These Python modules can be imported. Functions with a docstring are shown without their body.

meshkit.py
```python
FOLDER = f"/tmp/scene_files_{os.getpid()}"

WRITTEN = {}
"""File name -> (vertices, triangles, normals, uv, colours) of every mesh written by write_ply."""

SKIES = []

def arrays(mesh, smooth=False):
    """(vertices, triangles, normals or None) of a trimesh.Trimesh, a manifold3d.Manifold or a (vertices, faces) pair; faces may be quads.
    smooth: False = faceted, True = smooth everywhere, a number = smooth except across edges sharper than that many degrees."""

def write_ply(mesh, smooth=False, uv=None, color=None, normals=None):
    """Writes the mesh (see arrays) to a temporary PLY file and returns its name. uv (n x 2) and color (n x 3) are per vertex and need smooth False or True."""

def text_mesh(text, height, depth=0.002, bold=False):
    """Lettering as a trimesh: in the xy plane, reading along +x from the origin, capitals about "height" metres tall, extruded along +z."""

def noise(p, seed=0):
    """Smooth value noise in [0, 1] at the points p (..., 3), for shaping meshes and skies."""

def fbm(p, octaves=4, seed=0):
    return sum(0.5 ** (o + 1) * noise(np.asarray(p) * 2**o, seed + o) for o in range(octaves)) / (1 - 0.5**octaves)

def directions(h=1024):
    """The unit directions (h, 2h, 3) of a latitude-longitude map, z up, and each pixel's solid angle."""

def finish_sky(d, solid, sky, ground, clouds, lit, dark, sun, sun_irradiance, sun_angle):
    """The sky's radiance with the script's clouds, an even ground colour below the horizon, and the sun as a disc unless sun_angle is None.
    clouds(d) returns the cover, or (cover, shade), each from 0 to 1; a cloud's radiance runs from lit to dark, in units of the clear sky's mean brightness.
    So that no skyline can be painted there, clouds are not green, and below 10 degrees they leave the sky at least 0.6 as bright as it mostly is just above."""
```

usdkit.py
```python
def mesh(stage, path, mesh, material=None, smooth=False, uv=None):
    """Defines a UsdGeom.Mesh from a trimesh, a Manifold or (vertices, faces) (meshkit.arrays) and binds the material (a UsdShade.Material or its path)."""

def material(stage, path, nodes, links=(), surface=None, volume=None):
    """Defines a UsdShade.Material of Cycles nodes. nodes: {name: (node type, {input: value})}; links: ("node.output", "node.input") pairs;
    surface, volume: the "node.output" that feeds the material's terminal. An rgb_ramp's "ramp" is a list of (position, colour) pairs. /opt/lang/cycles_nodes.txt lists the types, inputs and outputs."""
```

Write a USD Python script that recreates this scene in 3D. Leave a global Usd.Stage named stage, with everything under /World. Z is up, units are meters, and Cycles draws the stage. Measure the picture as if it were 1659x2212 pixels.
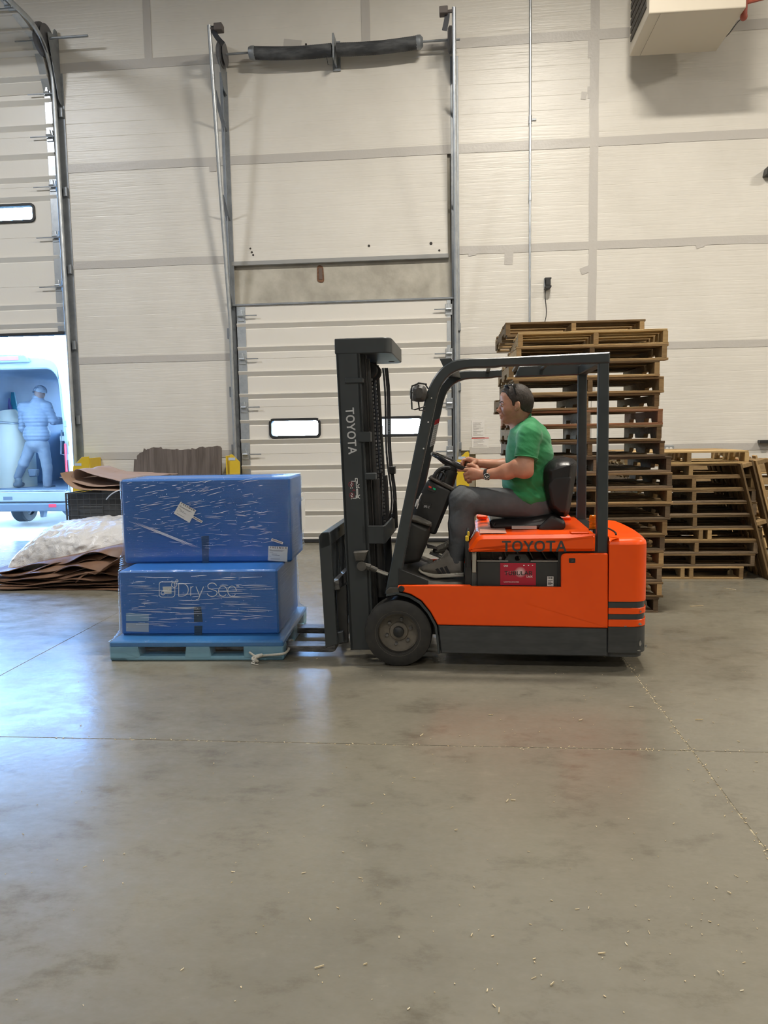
import math, random
import numpy as np, trimesh, usdkit, meshkit
import mapbox_earcut
from shapely.geometry import Polygon, LineString, box as sbox
from shapely.ops import unary_union
from pxr import Usd, UsdGeom, UsdLux, UsdShade, Gf, Sdf, Vt
stage = Usd.Stage.CreateInMemory()
UsdGeom.SetStageUpAxis(stage, 'Z'); UsdGeom.SetStageMetersPerUnit(stage, 1.0)
UsdGeom.Xform.Define(stage, '/World'); UsdGeom.Scope.Define(stage, '/World/Looks')
rng = np.random.default_rng(7)
PI = math.pi
V = lambda *a: np.array(a, float)

# ------------------------------------------------------------------ camera
FPX, HC = 1661.0, 1.44
YAW, PIT, ROL = map(math.radians, (-5.3445, 5.7892, -.9741))
def cam_axes():
    f = V(math.sin(YAW)*math.cos(PIT), math.cos(YAW)*math.cos(PIT), -math.sin(PIT))
    r = V(math.cos(YAW), -math.sin(YAW), 0); u = np.cross(r, f)
    return r*math.cos(ROL)+u*math.sin(ROL), -r*math.sin(ROL)+u*math.cos(ROL), f
CR, CU, CF = cam_axes(); CAM = V(0, 0, HC)
cam = UsdGeom.Camera.Define(stage, '/World/camera')
cam.CreateHorizontalApertureAttr(24.0); cam.CreateFocalLengthAttr(24.0*FPX/1659)
cam.CreateClippingRangeAttr((0.05, 2000.0))
cam.CreateExposureAttr(0.0)
UsdGeom.Xformable(cam).AddTransformOp().Set(Gf.Matrix4d(*CR, 0, *CU, 0, *(-CF), 0, *CAM, 1))
# measuring helpers: where a line of sight of the photograph meets a plane of the place
def ray(px, py): return CF+(px-829.5)/FPX*CR-(py-1106)/FPX*CU
def at(px, py, Y): d = ray(px, py); return CAM+d*(Y/d[1])
def fl(px, py, z=0.): d = ray(px, py); return CAM+d*((z-HC)/d[2])

# ------------------------------------------------------------------ materials
_mats = {}
def mat(name, rgb, rough=.5, metal=0., rgb2=None, scale=6., stretch=(1, 1, 1), contrast=(.35, .65), bump=0., bscale=60., bstretch=None, coat=0., spec=.5, rvar=0., vary=0., extra=None, detail=4.):
    """A principled material: base colour mixed with a second one by noise, optional bump and per-object variation."""
    if name in _mats: return _mats[name]
    n = {'p': ('principled_bsdf', {'base_color': rgb, 'roughness': rough, 'metallic': metal, 'coat_weight': coat, 'specular_ior_level': spec, **(extra or {})})}
    L = []
    if rgb2 is not None or bump or rvar:
        n['tc'] = ('texture_coordinate', {})
        n['mp'] = ('mapping', {'scale': stretch}); L.append(('tc.object', 'mp.vector'))
        n['no'] = ('noise_texture', {'scale': scale, 'detail': detail, 'roughness': .6}); L.append(('mp.vector', 'no.vector'))
    src = None
    if rgb2 is not None:
        n['rp'] = ('rgb_ramp', {'ramp': [(contrast[0], rgb), (contrast[1], rgb2)]}); L.append(('no.fac', 'rp.fac')); src = 'rp.color'
    if vary:
        n['oi'] = ('object_info', {}); n['mr'] = ('map_range', {'to_min': 1-vary, 'to_max': 1+vary}); L.append(('oi.random', 'mr.value'))
        n['hv'] = ('hsv', {'color': rgb}); L.append(('mr.result', 'hv.value'))
        if src: L.append((src, 'hv.color'))
        src = 'hv.color'
    if src: L.append((src, 'p.base_color'))
    if rvar:
        n['rr'] = ('map_range', {'to_min': max(rough-rvar, .02), 'to_max': min(rough+rvar, 1)}); L += [('no.fac', 'rr.value'), ('rr.result', 'p.roughness')]
    if bump:
        n['mp2'] = ('mapping', {'scale': bstretch or stretch}); L.append(('tc.object', 'mp2.vector'))
        n['n2'] = ('noise_texture', {'scale': bscale, 'detail': 3}); L.append(('mp2.vector', 'n2.vector'))
        n['bu'] = ('bump', {'strength': bump, 'distance': .01}); L += [('n2.fac', 'bu.height'), ('bu.normal', 'p.normal')]
    _mats[name] = usdkit.material(stage, '/World/Looks/'+name, n, L, surface='p.BSDF')
    return _mats[name]
def emit(name, rgb, s):
    if name not in _mats:
        _mats[name] = usdkit.material(stage, '/World/Looks/'+name, {'e': ('emission', {'color': rgb, 'strength': s})}, [], surface='e.emission')
    return _mats[name]

# ------------------------------------------------------------------ lights
SKY = 16.0; LAMP = 225.0
LAMPS = [(1.25, 5.4), (-7.2, 5.3), (8.6, 5.4), (1.25, -2.2), (-6.1, -2.2), (8.6, -2.2), (1.25, -9.8), (-6.1, -9.8)]
LAMPZ = 7.6
dome = UsdLux.DomeLight.Define(stage, '/World/sky'); dome.CreateIntensityAttr(1.0)
sm = usdkit.material(stage, '/World/Looks/sky', {
    'sky': ('sky_texture', {'sky_type': 'multiple_scattering', 'sun_disc': False, 'sun_elevation': .8, 'sun_rotation': 2.6, 'aerosol_density': 1.0, 'air_density': 1.3}),
    'wb': ('mix', {'mix_type': 'multiply', 'fac': 1.0, 'color2': (.76, .93, 1.2)}), 'b': ('background_shader', {'strength': .1*SKY})}, [('sky.color', 'wb.color1'), ('wb.color', 'b.color')], surface='b.background')
UsdShade.MaterialBindingAPI.Apply(dome.GetPrim()).Bind(sm)
sun = UsdLux.DistantLight.Define(stage, '/World/sun'); sun.CreateIntensityAttr(24.0); sun.CreateAngleAttr(.53); sun.CreateColorAttr(Gf.Vec3f(1, .95, .86))
UsdGeom.Xformable(sun).AddRotateXYZOp().Set(Gf.Vec3f(38, 0, 25))

# ------------------------------------------------------------------ prims
_used = {}
def _free(parent, name):
    k = _used.get((parent, name), 0); _used[(parent, name)] = k+1
    return f'{parent}/{name}' if k == 0 else f'{parent}/{name}_{k:03d}'
def tag(p, label=None, cat=None, group=None, kind=None):
    p = p.GetPrim() if hasattr(p, 'GetPrim') else p
    for k, v in (('label', label), ('category', cat), ('group', group), ('kind', kind)):
        if v: p.SetCustomDataByKey(k, v)
    return p
def thing(name, label=None, cat=None, loc=(0, 0, 0), rz=0., group=None, kind=None, rx=0., ry=0.):
    x = UsdGeom.Xform.Define(stage, _free('/World', name))
    if any(loc): x.AddTranslateOp().Set(Gf.Vec3d(*map(float, loc)))
    if rz or rx or ry: x.AddRotateXYZOp().Set(Gf.Vec3f(math.degrees(rx), math.degrees(ry), math.degrees(rz)))
    tag(x, label, cat, group, kind)
    return str(x.GetPath())
def part(parent, name, mesh, m, label=None, smooth=30, kind=None):
    """One mesh under a thing, a part or (parent None) /World."""
    if isinstance(mesh, list): mesh = trimesh.util.concatenate(mesh)
    path = _free(parent or '/World', name)
    pm = usdkit.mesh(stage, path, mesh, m, smooth=smooth)
    tag(pm, label, kind=kind)
    return path
def single(name, mesh, m, label, cat, group=None, kind=None, smooth=30):
    p = part(None, name, mesh, m, None, smooth); tag(stage.GetPrimAtPath(p), label, cat, group, kind); return p
def copy(src, name, label, loc, rz=0., group=None, rx=0., ry=0., cat=None):
    s = stage.GetPrimAtPath(src)
    x = UsdGeom.Xform.Define(stage, _free('/World', name)); p = x.GetPrim()
    p.GetReferences().AddInternalReference(s.GetPath()); p.SetInstanceable(True)
    x.ClearXformOpOrder()
    op = x.AddTransformOp(opSuffix='place')
    R = Gf.Matrix4d().SetRotate(Gf.Rotation(Gf.Vec3d(1, 0, 0), math.degrees(rx)))*Gf.Matrix4d().SetRotate(Gf.Rotation(Gf.Vec3d(0, 1, 0), math.degrees(ry)))*Gf.Matrix4d().SetRotate(Gf.Rotation(Gf.Vec3d(0, 0, 1), math.degrees(rz)))
    R.SetTranslateOnly(Gf.Vec3d(*map(float, loc))); op.Set(R)
    tag(p, label, cat, group)
    return str(p.GetPath())

# ------------------------------------------------------------------ shapes
def TM(v, f): return trimesh.Trimesh(np.asarray(v, float), np.asarray(f, int), process=False)
def quads(q):
    q = np.asarray(q, int); return np.vstack([q[:, [0, 1, 2]], q[:, [0, 2, 3]]])
def box(x0, x1, y0, y1, z0, z1, b=0.):
    if b <= 0:
        m = trimesh.creation.box((x1-x0, y1-y0, z1-z0)); m.apply_translation(((x0+x1)/2, (y0+y1)/2, (z0+z1)/2)); return m
    b = min(b, .45*min(x1-x0, y1-y0, z1-z0)); pts = []
    for sx in (0, 1):
        for sy in (0, 1):
            for sz in (0, 1):
                c = V((x0, x1)[sx], (y0, y1)[sy], (z0, z1)[sz]); d = V(1-2*sx, 1-2*sy, 1-2*sz)*b
                for k in range(3):
                    e = d.copy(); e[k] = 0; pts.append(c+e)
    return trimesh.convex.convex_hull(np.array(pts))
def cbox(c, size, b=0., R=None):
    s = np.asarray(size)/2; m = box(-s[0], s[0], -s[1], s[1], -s[2], s[2], b)
    if R is not None: m.apply_transform(R)
    m.apply_translation(c); return m
def rot(ax, a): return trimesh.transformations.rotation_matrix(a, {'x': (1, 0, 0), 'y': (0, 1, 0), 'z': (0, 0, 1)}[ax])
def inset(P, d):
    P = np.asarray(P, float); a = P-np.roll(P, 1, 0); b = np.roll(P, -1, 0)-P
    a /= np.linalg.norm(a, axis=1)[:, None]+1e-12; b /= np.linalg.norm(b, axis=1)[:, None]+1e-12
    na = np.stack([-a[:, 1], a[:, 0]], 1); nb = np.stack([-b[:, 1], b[:, 0]], 1); n = na+nb
    l = np.linalg.norm(n, axis=1); n = n/np.maximum(l, 1e-9)[:, None]; c = np.maximum((n*na).sum(1), .4)
    return P+n*(d/c)[:, None]
def area2(P): P = np.asarray(P); return (P[:, 0]*np.roll(P[:, 1], -1)-P[:, 1]*np.roll(P[:, 0], -1)).sum()
def prism(poly, lo, hi, ax='y', b=0., holes=()):
    """Extrudes an outline (in xz for ax='y', yz for 'x', xy for 'z') from lo to hi with chamfered rims of width b."""
    loops = []
    for k, P in enumerate((poly, *holes)):
        P = np.asarray(P, float)
        if (area2(P) > 0) != (k == 0): P = P[::-1]
        loops.append(P)
    vs, fs, n0 = [], [], 0
    ts = [lo, lo+b, hi-b, hi] if b > 0 else [lo, hi]
    caps = [[], []]
    for P in loops:
        n = len(P); I = inset(P, b) if b > 0 else P
        for k, t in enumerate(ts):
            vs.append(np.column_stack([I if k in (0, len(ts)-1) else P, np.full(n, t)]))
        i = np.arange(n); j = (i+1) % n
        for k in range(len(ts)-1):
            fs.append(quads(np.stack([n0+k*n+i, n0+k*n+j, n0+(k+1)*n+j, n0+(k+1)*n+i], 1)))
        caps[0].append((I, n0)); caps[1].append((I, n0+(len(ts)-1)*n)); n0 += len(ts)*n
    flat = np.vstack([c[0] for c in caps[0]]); ends = np.cumsum([len(c[0]) for c in caps[0]]).astype(np.uint32)
    tri = mapbox_earcut.triangulate_float64(flat, ends).reshape(-1, 3)
    for side in (0, 1):
        ix = np.concatenate([np.arange(len(c[0]))+c[1] for c in caps[side]]); t = ix[tri]
        p = flat[tri]; s = (p[:, 1, 0]-p[:, 0, 0])*(p[:, 2, 1]-p[:, 0, 1])-(p[:, 1, 1]-p[:, 0, 1])*(p[:, 2, 0]-p[:, 0, 0])
        up = s > 0; want = side == 1
        t = np.where((up == want)[:, None], t, t[:, ::-1]); fs.append(t)
    v = np.vstack(vs); f = np.vstack(fs)
    if ax == 'y': v = v[:, [0, 2, 1]]; f = f[:, ::-1]
    elif ax == 'x': v = v[:, [2, 0, 1]]
    return TM(v, f)
def frames(P):
    P = np.asarray(P, float); T = np.gradient(P, axis=0); T /= np.linalg.norm(T, axis=1)[:, None]+1e-12
    a = V(0, 0, 1) if abs(T[0][2]) < .9 else V(1, 0, 0); N = []
    n = a-T[0]*(a@T[0]); n /= np.linalg.norm(n)
    for t in T:
        n = n-t*(n@t); n /= np.linalg.norm(n)+1e-12; N.append(n)
    N = np.array(N); return P, T, N, np.cross(T, N)
def tube(P, r, n=8, cap=True, prof=None):
    """A round bar along a path (or one of profile prof, in the path's normal plane)."""
    P, T, N, B = frames(P); r = np.broadcast_to(r, (len(P),)); a = np.arange(n)*2*PI/n
    pr = np.stack([np.cos(a), np.sin(a)], 1) if prof is None else np.asarray(prof, float); n = len(pr)
    if prof is not None: r = np.ones(len(P))
    v = P[:, None]+r[:, None, None]*(pr[None, :, :1]*N[:, None]+pr[None, :, 1:]*B[:, None])
    i, j = np.meshgrid(np.arange(len(P)-1), np.arange(n), indexing='ij'); j2 = (j+1) % n
    f = [quads(np.stack([i*n+j, i*n+j2, (i+1)*n+j2, (i+1)*n+j], -1).reshape(-1, 4))]
    v = v.reshape(-1, 3)
    if cap:
        c0 = len(v); v = np.vstack([v, P[0], P[-1]]); k = np.arange(n); k2 = (k+1) % n; m = (len(P)-1)*n
        f += [np.stack([np.full(n, c0), k2, k], 1), np.stack([np.full(n, c0+1), m+k, m+k2], 1)]
    return TM(v, np.vstack(f))
def bar(a, b, w, h=None, up=None, ch=0.):
    """A rectangular bar from a to b, w wide, h high (along up)."""
    a, b = np.asarray(a, float), np.asarray(b, float); h = h or w; t = b-a; L = np.linalg.norm(t); t /= L
    up = V(0, 0, 1) if up is None else np.asarray(up, float)
    if abs(up@t) > .97: up = V(0, 1, 0)
    s = np.cross(up, t); s /= np.linalg.norm(s); u = np.cross(t, s)
    m = box(-w/2, w/2, -h/2, h/2, 0, L, ch); M = np.eye(4); M[:3, 0] = s; M[:3, 1] = u; M[:3, 2] = t; M[:3, 3] = a
    if np.linalg.det(M[:3, :3]) < 0: M[:3, 0] *= -1
    m.apply_transform(M); return m
def cyl(a, b, r, n=16, r2=None): return tube([a, b], [r, r if r2 is None else r2], n)
def lathe(prof, n=32, ax='z', c=(0, 0, 0)):
    """A turned shape from (radius, height) pairs about an axis."""
    prof = np.asarray(prof, float); a = np.arange(n)*2*PI/n; m = len(prof)
    v = np.stack([prof[:, None, 0]*np.cos(a), prof[:, None, 0]*np.sin(a), np.repeat(prof[:, 1:2], n, 1)], -1).reshape(-1, 3)
    i, j = np.meshgrid(np.arange(m-1), np.arange(n), indexing='ij'); j2 = (j+1) % n
    M = trimesh.Trimesh(v, quads(np.stack([i*n+j, i*n+j2, (i+1)*n+j2, (i+1)*n+j], -1).reshape(-1, 4)), process=True)
    M.update_faces(M.nondegenerate_faces())
    if M.volume < 0: M.invert()
    if ax == 'y': M.apply_transform(rot('x', -PI/2))
    elif ax == 'x': M.apply_transform(rot('y', PI/2))
    M.apply_translation(c); return M
def ball(c, r, sub=2, s=(1, 1, 1)):
    m = trimesh.creation.icosphere(sub, r); m.apply_scale(s); m.apply_translation(c); return m
def spline(P, n=40):
    from scipy.interpolate import CubicSpline
    P = np.asarray(P, float); d = np.r_[0, np.cumsum(np.linalg.norm(np.diff(P, axis=0), axis=1))]
    return CubicSpline(d, P)(np.linspace(0, d[-1], n))
def grid(fn, nu, nv, thick=0.):
    """A sheet: fn(u, v) -> points, u and v from 0 to 1; doubled to a thin slab if thick."""
    u, v = np.meshgrid(np.linspace(0, 1, nu), np.linspace(0, 1, nv), indexing='ij'); P = np.asarray(fn(u, v)); P = P.reshape(-1, 3)
    i, j = np.meshgrid(np.arange(nu-1), np.arange(nv-1), indexing='ij'); q = np.stack([i*nv+j, (i+1)*nv+j, (i+1)*nv+j+1, i*nv+j+1], -1).reshape(-1, 4)
    m = TM(P, quads(q))
    if not thick: return m
    nrm = m.vertex_normals; N = len(P); rim = []
    e = np.r_[np.arange(nv), np.arange(1, nu)*nv+nv-1, (nu-1)*nv+np.arange(nv-2, -1, -1), np.arange(nu-2, 0, -1)*nv]
    e2 = np.roll(e, -1)
    f = np.vstack([quads(q), quads(q)[:, ::-1]+N, quads(np.stack([e, e2, e2+N, e+N], 1))])
    return TM(np.vstack([P, P-nrm*thick]), f)
def rrect(x0, x1, y0, y1, r, n=5):
    out = []
    for cx, cy, a0 in ((x1-r, y0+r, -PI/2), (x1-r, y1-r, 0), (x0+r, y1-r, PI/2), (x0+r, y0+r, PI)):
        out += [(cx+r*math.cos(a0+k*PI/2/n), cy+r*math.sin(a0+k*PI/2/n)) for k in range(n+1)]
    return np.array(out)
def shrink(P, d):
    q = Polygon(P).buffer(-d); return np.array((q.geoms[0] if hasattr(q, 'geoms') else q).exterior.coords)[:-1][::-1]
def rounded(P, r, n=4):
    """Rounds an outline's corners; r: one radius or one per corner."""
    P = np.asarray(P, float); r = np.broadcast_to(r, (len(P),)); out = []
    for k in range(len(P)):
        a, p, b = P[k-1], P[k], P[(k+1) % len(P)]; da, db = a-p, b-p; la, lb = np.linalg.norm(da), np.linalg.norm(db)
        d = min(r[k], .48*la, .48*lb)
        if d < 1e-4: out.append(p); continue
        s, e = p+da/la*d, p+db/lb*d
        for t in np.linspace(0, 1, n+1): out.append((1-t)**2*s+2*t*(1-t)*p+t*t*e)
    return np.array(out)
def place(m, M): m = m.copy(); m.apply_transform(M); return m
def frame_at(o, x, y):
    """Matrix that takes the xy plane (text, labels) to the plane through o along x and y."""
    x, y = np.asarray(x, float), np.asarray(y, float); x = x/np.linalg.norm(x); y = y-x*(x@y); y /= np.linalg.norm(y)
    M = np.eye(4); M[:3, 0] = x; M[:3, 1] = y; M[:3, 2] = np.cross(x, y); M[:3, 3] = o; return M
def text(s, h, bold=False, depth=.0015, width=None):
    m = meshkit.text_mesh(s, h, depth, bold)
    if width: m.apply_scale((width/np.ptp(m.vertices[:, 0]), 1, 1))
    return m
def strokes(lines, w, depth=.0015):
    """Flat lettering or line art: each polyline buffered to width w."""
    g = unary_union([LineString(l).buffer(w/2, cap_style='flat') for l in lines])
    return trimesh.util.concatenate([trimesh.creation.extrude_polygon(p, depth, engine='earcut') for p in getattr(g, 'geoms', [g])])
def arc(cx, cy, rx, ry, a0, a1, n=16): t = np.radians(np.linspace(a0, a1, n)); return [(cx+rx*math.cos(k), cy+ry*math.sin(k)) for k in t]
def noise3(p, s, seed=0): return meshkit.fbm(np.asarray(p)*s, 3, seed)-.5

# ------------------------------------------------------------------ implicit surfaces (bodies, cushions)
def smin(a, b, k):
    h = np.clip(.5+.5*(b-a)/k, 0, 1); return b+(a-b)*h-k*h*(1-h)
def cap(a, b, ra, rb):
    a, b = np.asarray(a, float), np.asarray(b, float); ab = b-a; L2 = ab@ab
    def f(p):
        t = np.clip((p-a)@ab/L2, 0, 1); return np.linalg.norm(p-a-t[:, None]*ab, axis=1)-(ra+(rb-ra)*t)
    return f
def ell(c, r, R=None):
    c, r = np.asarray(c, float), np.asarray(r, float)
    def f(p):
        q = p-c
        if R is not None: q = q@R
        k0 = np.linalg.norm(q/r, axis=1); k1 = np.linalg.norm(q/(r*r), axis=1); return k0*(k0-1)/np.maximum(k1, 1e-6)
    return f
def rbx(c, s, r, R=None):
    c, s = np.asarray(c, float), np.asarray(s, float)-r
    def f(p):
        q = p-c
        if R is not None: q = q@R
        q = np.abs(q)-s; return np.linalg.norm(np.maximum(q, 0), axis=1)+np.minimum(q.max(1), 0)-r
    return f
def blend(fs, k=.02):
    """Smooth union; an item may be (f, own k) or (f, k, 'cut')."""
    def F(p):
        d = None
        for it in fs:
            g, kk, op = (it if isinstance(it, tuple) else (it,))+(k, 'add')[len(it)-1 if isinstance(it, tuple) else 0:]
            e = g(p)
            d = e if d is None else (smin(d, e, kk) if op == 'add' else -smin(-d, e, kk))
        return d
    return F
def sdf_mesh(F, lo, hi, h, B=8):
    """Surface nets over blocks near the surface."""
    lo, hi = np.asarray(lo, float), np.asarray(hi, float); n = np.ceil((hi-lo)/h/B).astype(int); N = n*B+1
    bi = np.stack(np.meshgrid(*[np.arange(k) for k in n], indexing='ij'), -1).reshape(-1, 3)
    d = F(lo+(bi*B+B/2)*h); near = np.abs(d) < B*h*1.15
    val = np.repeat(np.repeat(np.repeat(np.where(d > 0, 1e3, -1e3).reshape(n).astype(np.float32), B, 0), B, 1), B, 2)
    val = np.pad(val, ((0, 1),)*3, mode='edge')
    o = np.stack(np.meshgrid(*[np.arange(B+1)]*3, indexing='ij'), -1).reshape(-1, 3)
    ids = (bi[near][:, None]*B+o).reshape(-1, 3); key = np.unique(np.ravel_multi_index(ids.T, N)); ijk = np.stack(np.unravel_index(key, N), 1)
    val.reshape(-1)[key] = np.concatenate([F(lo+c*h) for c in np.array_split(ijk, max(1, len(ijk)//200000))])
    s = val < 0; E = []
    cnt = np.zeros(tuple(N-1), np.int16)
    c8 = [s[a:a+N[0]-1, b:b+N[1]-1, c:c+N[2]-1] for a in (0, 1) for b in (0, 1) for c in (0, 1)]
    for c in c8: cnt += c
    cell = np.argwhere((cnt > 0) & (cnt < 8)); idx = -np.ones(tuple(N-1), np.int64); idx[tuple(cell.T)] = np.arange(len(cell))
    cor = np.array([(a, b, c) for a in (0, 1) for b in (0, 1) for c in (0, 1)]); cv = np.stack([val[tuple((cell+c).T)] for c in cor], 1)
    P = np.zeros((len(cell), 3)); w = np.zeros(len(cell))
    for i in range(8):
        for j in range(i+1, 8):
            if np.abs(cor[i]-cor[j]).sum() != 1: continue
            a, b = cv[:, i], cv[:, j]; x = (a < 0) != (b < 0); t = np.where(x, a/np.where(x, a-b, 1), 0)
            P += np.where(x[:, None], cor[i]+t[:, None]*(cor[j]-cor[i]), 0); w += x
    v = lo+(cell+P/np.maximum(w, 1)[:, None])*h; f = []
    for ax in range(3):
        u, r_ = (ax+1) % 3, (ax+2) % 3
        sl = [slice(None)]*3; sl2 = [slice(None)]*3; sl[ax] = slice(0, -1); sl2[ax] = slice(1, None)
        x = s[tuple(sl)] != s[tuple(sl2)]; e = np.argwhere(x); e = e[(e[:, u] > 0) & (e[:, r_] > 0) & (e[:, u] < N[u]-1) & (e[:, r_] < N[r_]-1)]
        inn = s[tuple(e.T)]; du = np.zeros(3, int); du[u] = 1; dr = np.zeros(3, int); dr[r_] = 1
        q = np.stack([idx[tuple((e-a).T)] for a in (du+dr, dr, 0*du, du)], 1)
        q = np.where(inn[:, None], q, q[:, ::-1]); f.append(q[(q >= 0).all(1)])
    return TM(v, quads(np.vstack(f)))
# ------------------------------------------------------------------ the hall
WY = 10.2; CY = WY+.05                      # face of the insulation boards, face of the concrete behind them
def wx(px, py): return at(px, py, WY)[0]
def wz(px, py): return at(px, py, WY)[2]
board_m = mat('white_facer', (.66, .63, .57), .36, rgb2=(.72, .69, .63), scale=1.2, contrast=(.35, .7), bump=.25, bscale=5, bstretch=(.5, 1, 9), rvar=.06)
tape_m = mat('facer_tape', (.50, .475, .44), .38, bump=.15, bscale=30)
conc_m = mat('wall_concrete', (.36, .335, .28), .85, rgb2=(.50, .47, .40), scale=2.2, contrast=(.38, .62), bump=.2, bscale=18)
floor_m = None
def floor_material():
    n = {'tc': ('texture_coordinate', {}), 'a': ('noise_texture', {'scale': .55, 'detail': 6, 'roughness': .62}), 'b': ('noise_texture', {'scale': 3.3, 'detail': 8, 'roughness': .7}),
         'c': ('noise_texture', {'scale': 26, 'detail': 4}), 'mp': ('mapping', {'scale': (1, 1.5, 1)}),
         'ra': ('rgb_ramp', {'ramp': [(.3, (.150, .138, .107)), (.55, (.197, .181, .14)), (.75, (.232, .213, .165))]}),
         'rb': ('rgb_ramp', {'ramp': [(.28, (.68, .66, .64)), (.46, (1, 1, 1)), (.62, (1, 1, 1)), (.78, (1.22, 1.2, 1.15))]}),
         'm': ('mix', {'mix_type': 'multiply', 'fac': 1.0}), 'rr': ('map_range', {'from_min': .3, 'from_max': .7, 'to_min': .17, 'to_max': .33}),
         'bu': ('bump', {'strength': .12, 'distance': .004}), 'p': ('principled_bsdf', {'specular_ior_level': .7})}
    L = [('tc.object', 'a.vector'), ('tc.object', 'mp.vector'), ('mp.vector', 'b.vector'), ('tc.object', 'c.vector'), ('a.fac', 'ra.fac'), ('b.fac', 'rb.fac'), ('ra.color', 'm.color1'), ('rb.color', 'm.color2'),
         ('m.color', 'p.base_color'), ('b.fac', 'rr.value'), ('rr.result', 'p.roughness'), ('c.fac', 'bu.height'), ('bu.normal', 'p.normal')]
    return usdkit.material(stage, '/World/Looks/polished_concrete', n, L, surface='p.BSDF')
floor_m = floor_material()
fill_m = mat('joint_dust', (.16, .14, .10), .9, rgb2=(.48, .42, .28), scale=45, contrast=(.52, .62))
floor = thing('floor', kind='structure', label='polished grey concrete floor of slabs with dusty joints', cat='floor')
gx = [-14, -6.65, -2.80, 1.05, 4.9, 14]; gy = [-14, -4.4, -.45, 3.44, 7.42, CY+.2]
for i in range(5):
    for j in range(5):
        part(floor, 'slab', box(gx[i]+.004, gx[i+1]-.004, gy[j]+.004, gy[j+1]-.004, -.12, 0), floor_m, smooth=False)
part(floor, 'joint_filler', box(-14, 14, -14, CY+.2, -.12, -.0015), fill_m, smooth=False)
ground = single('ground', box(-40, 40, CY+.2, 26, -.3, -.01), mat('yard_concrete', (.42, .41, .39), .8, rgb2=(.5, .49, .46), scale=.8), 'pale concrete yard outside the open bay', 'ground', kind='structure', smooth=False)
single('field', grid(lambda u, v: np.stack([-160+320*u, 26+v*260, -.05+1.2*v+.25*noise3(np.stack([u*60, v*60, 0*u], -1), 1)], -1), 60, 60), mat('dry_grass', (.42, .32, .09), .95, rgb2=(.62, .5, .2), scale=.6, stretch=(1, .3, 1)), 'dry yellow grass field beyond the yard', 'field', kind='structure')

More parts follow.
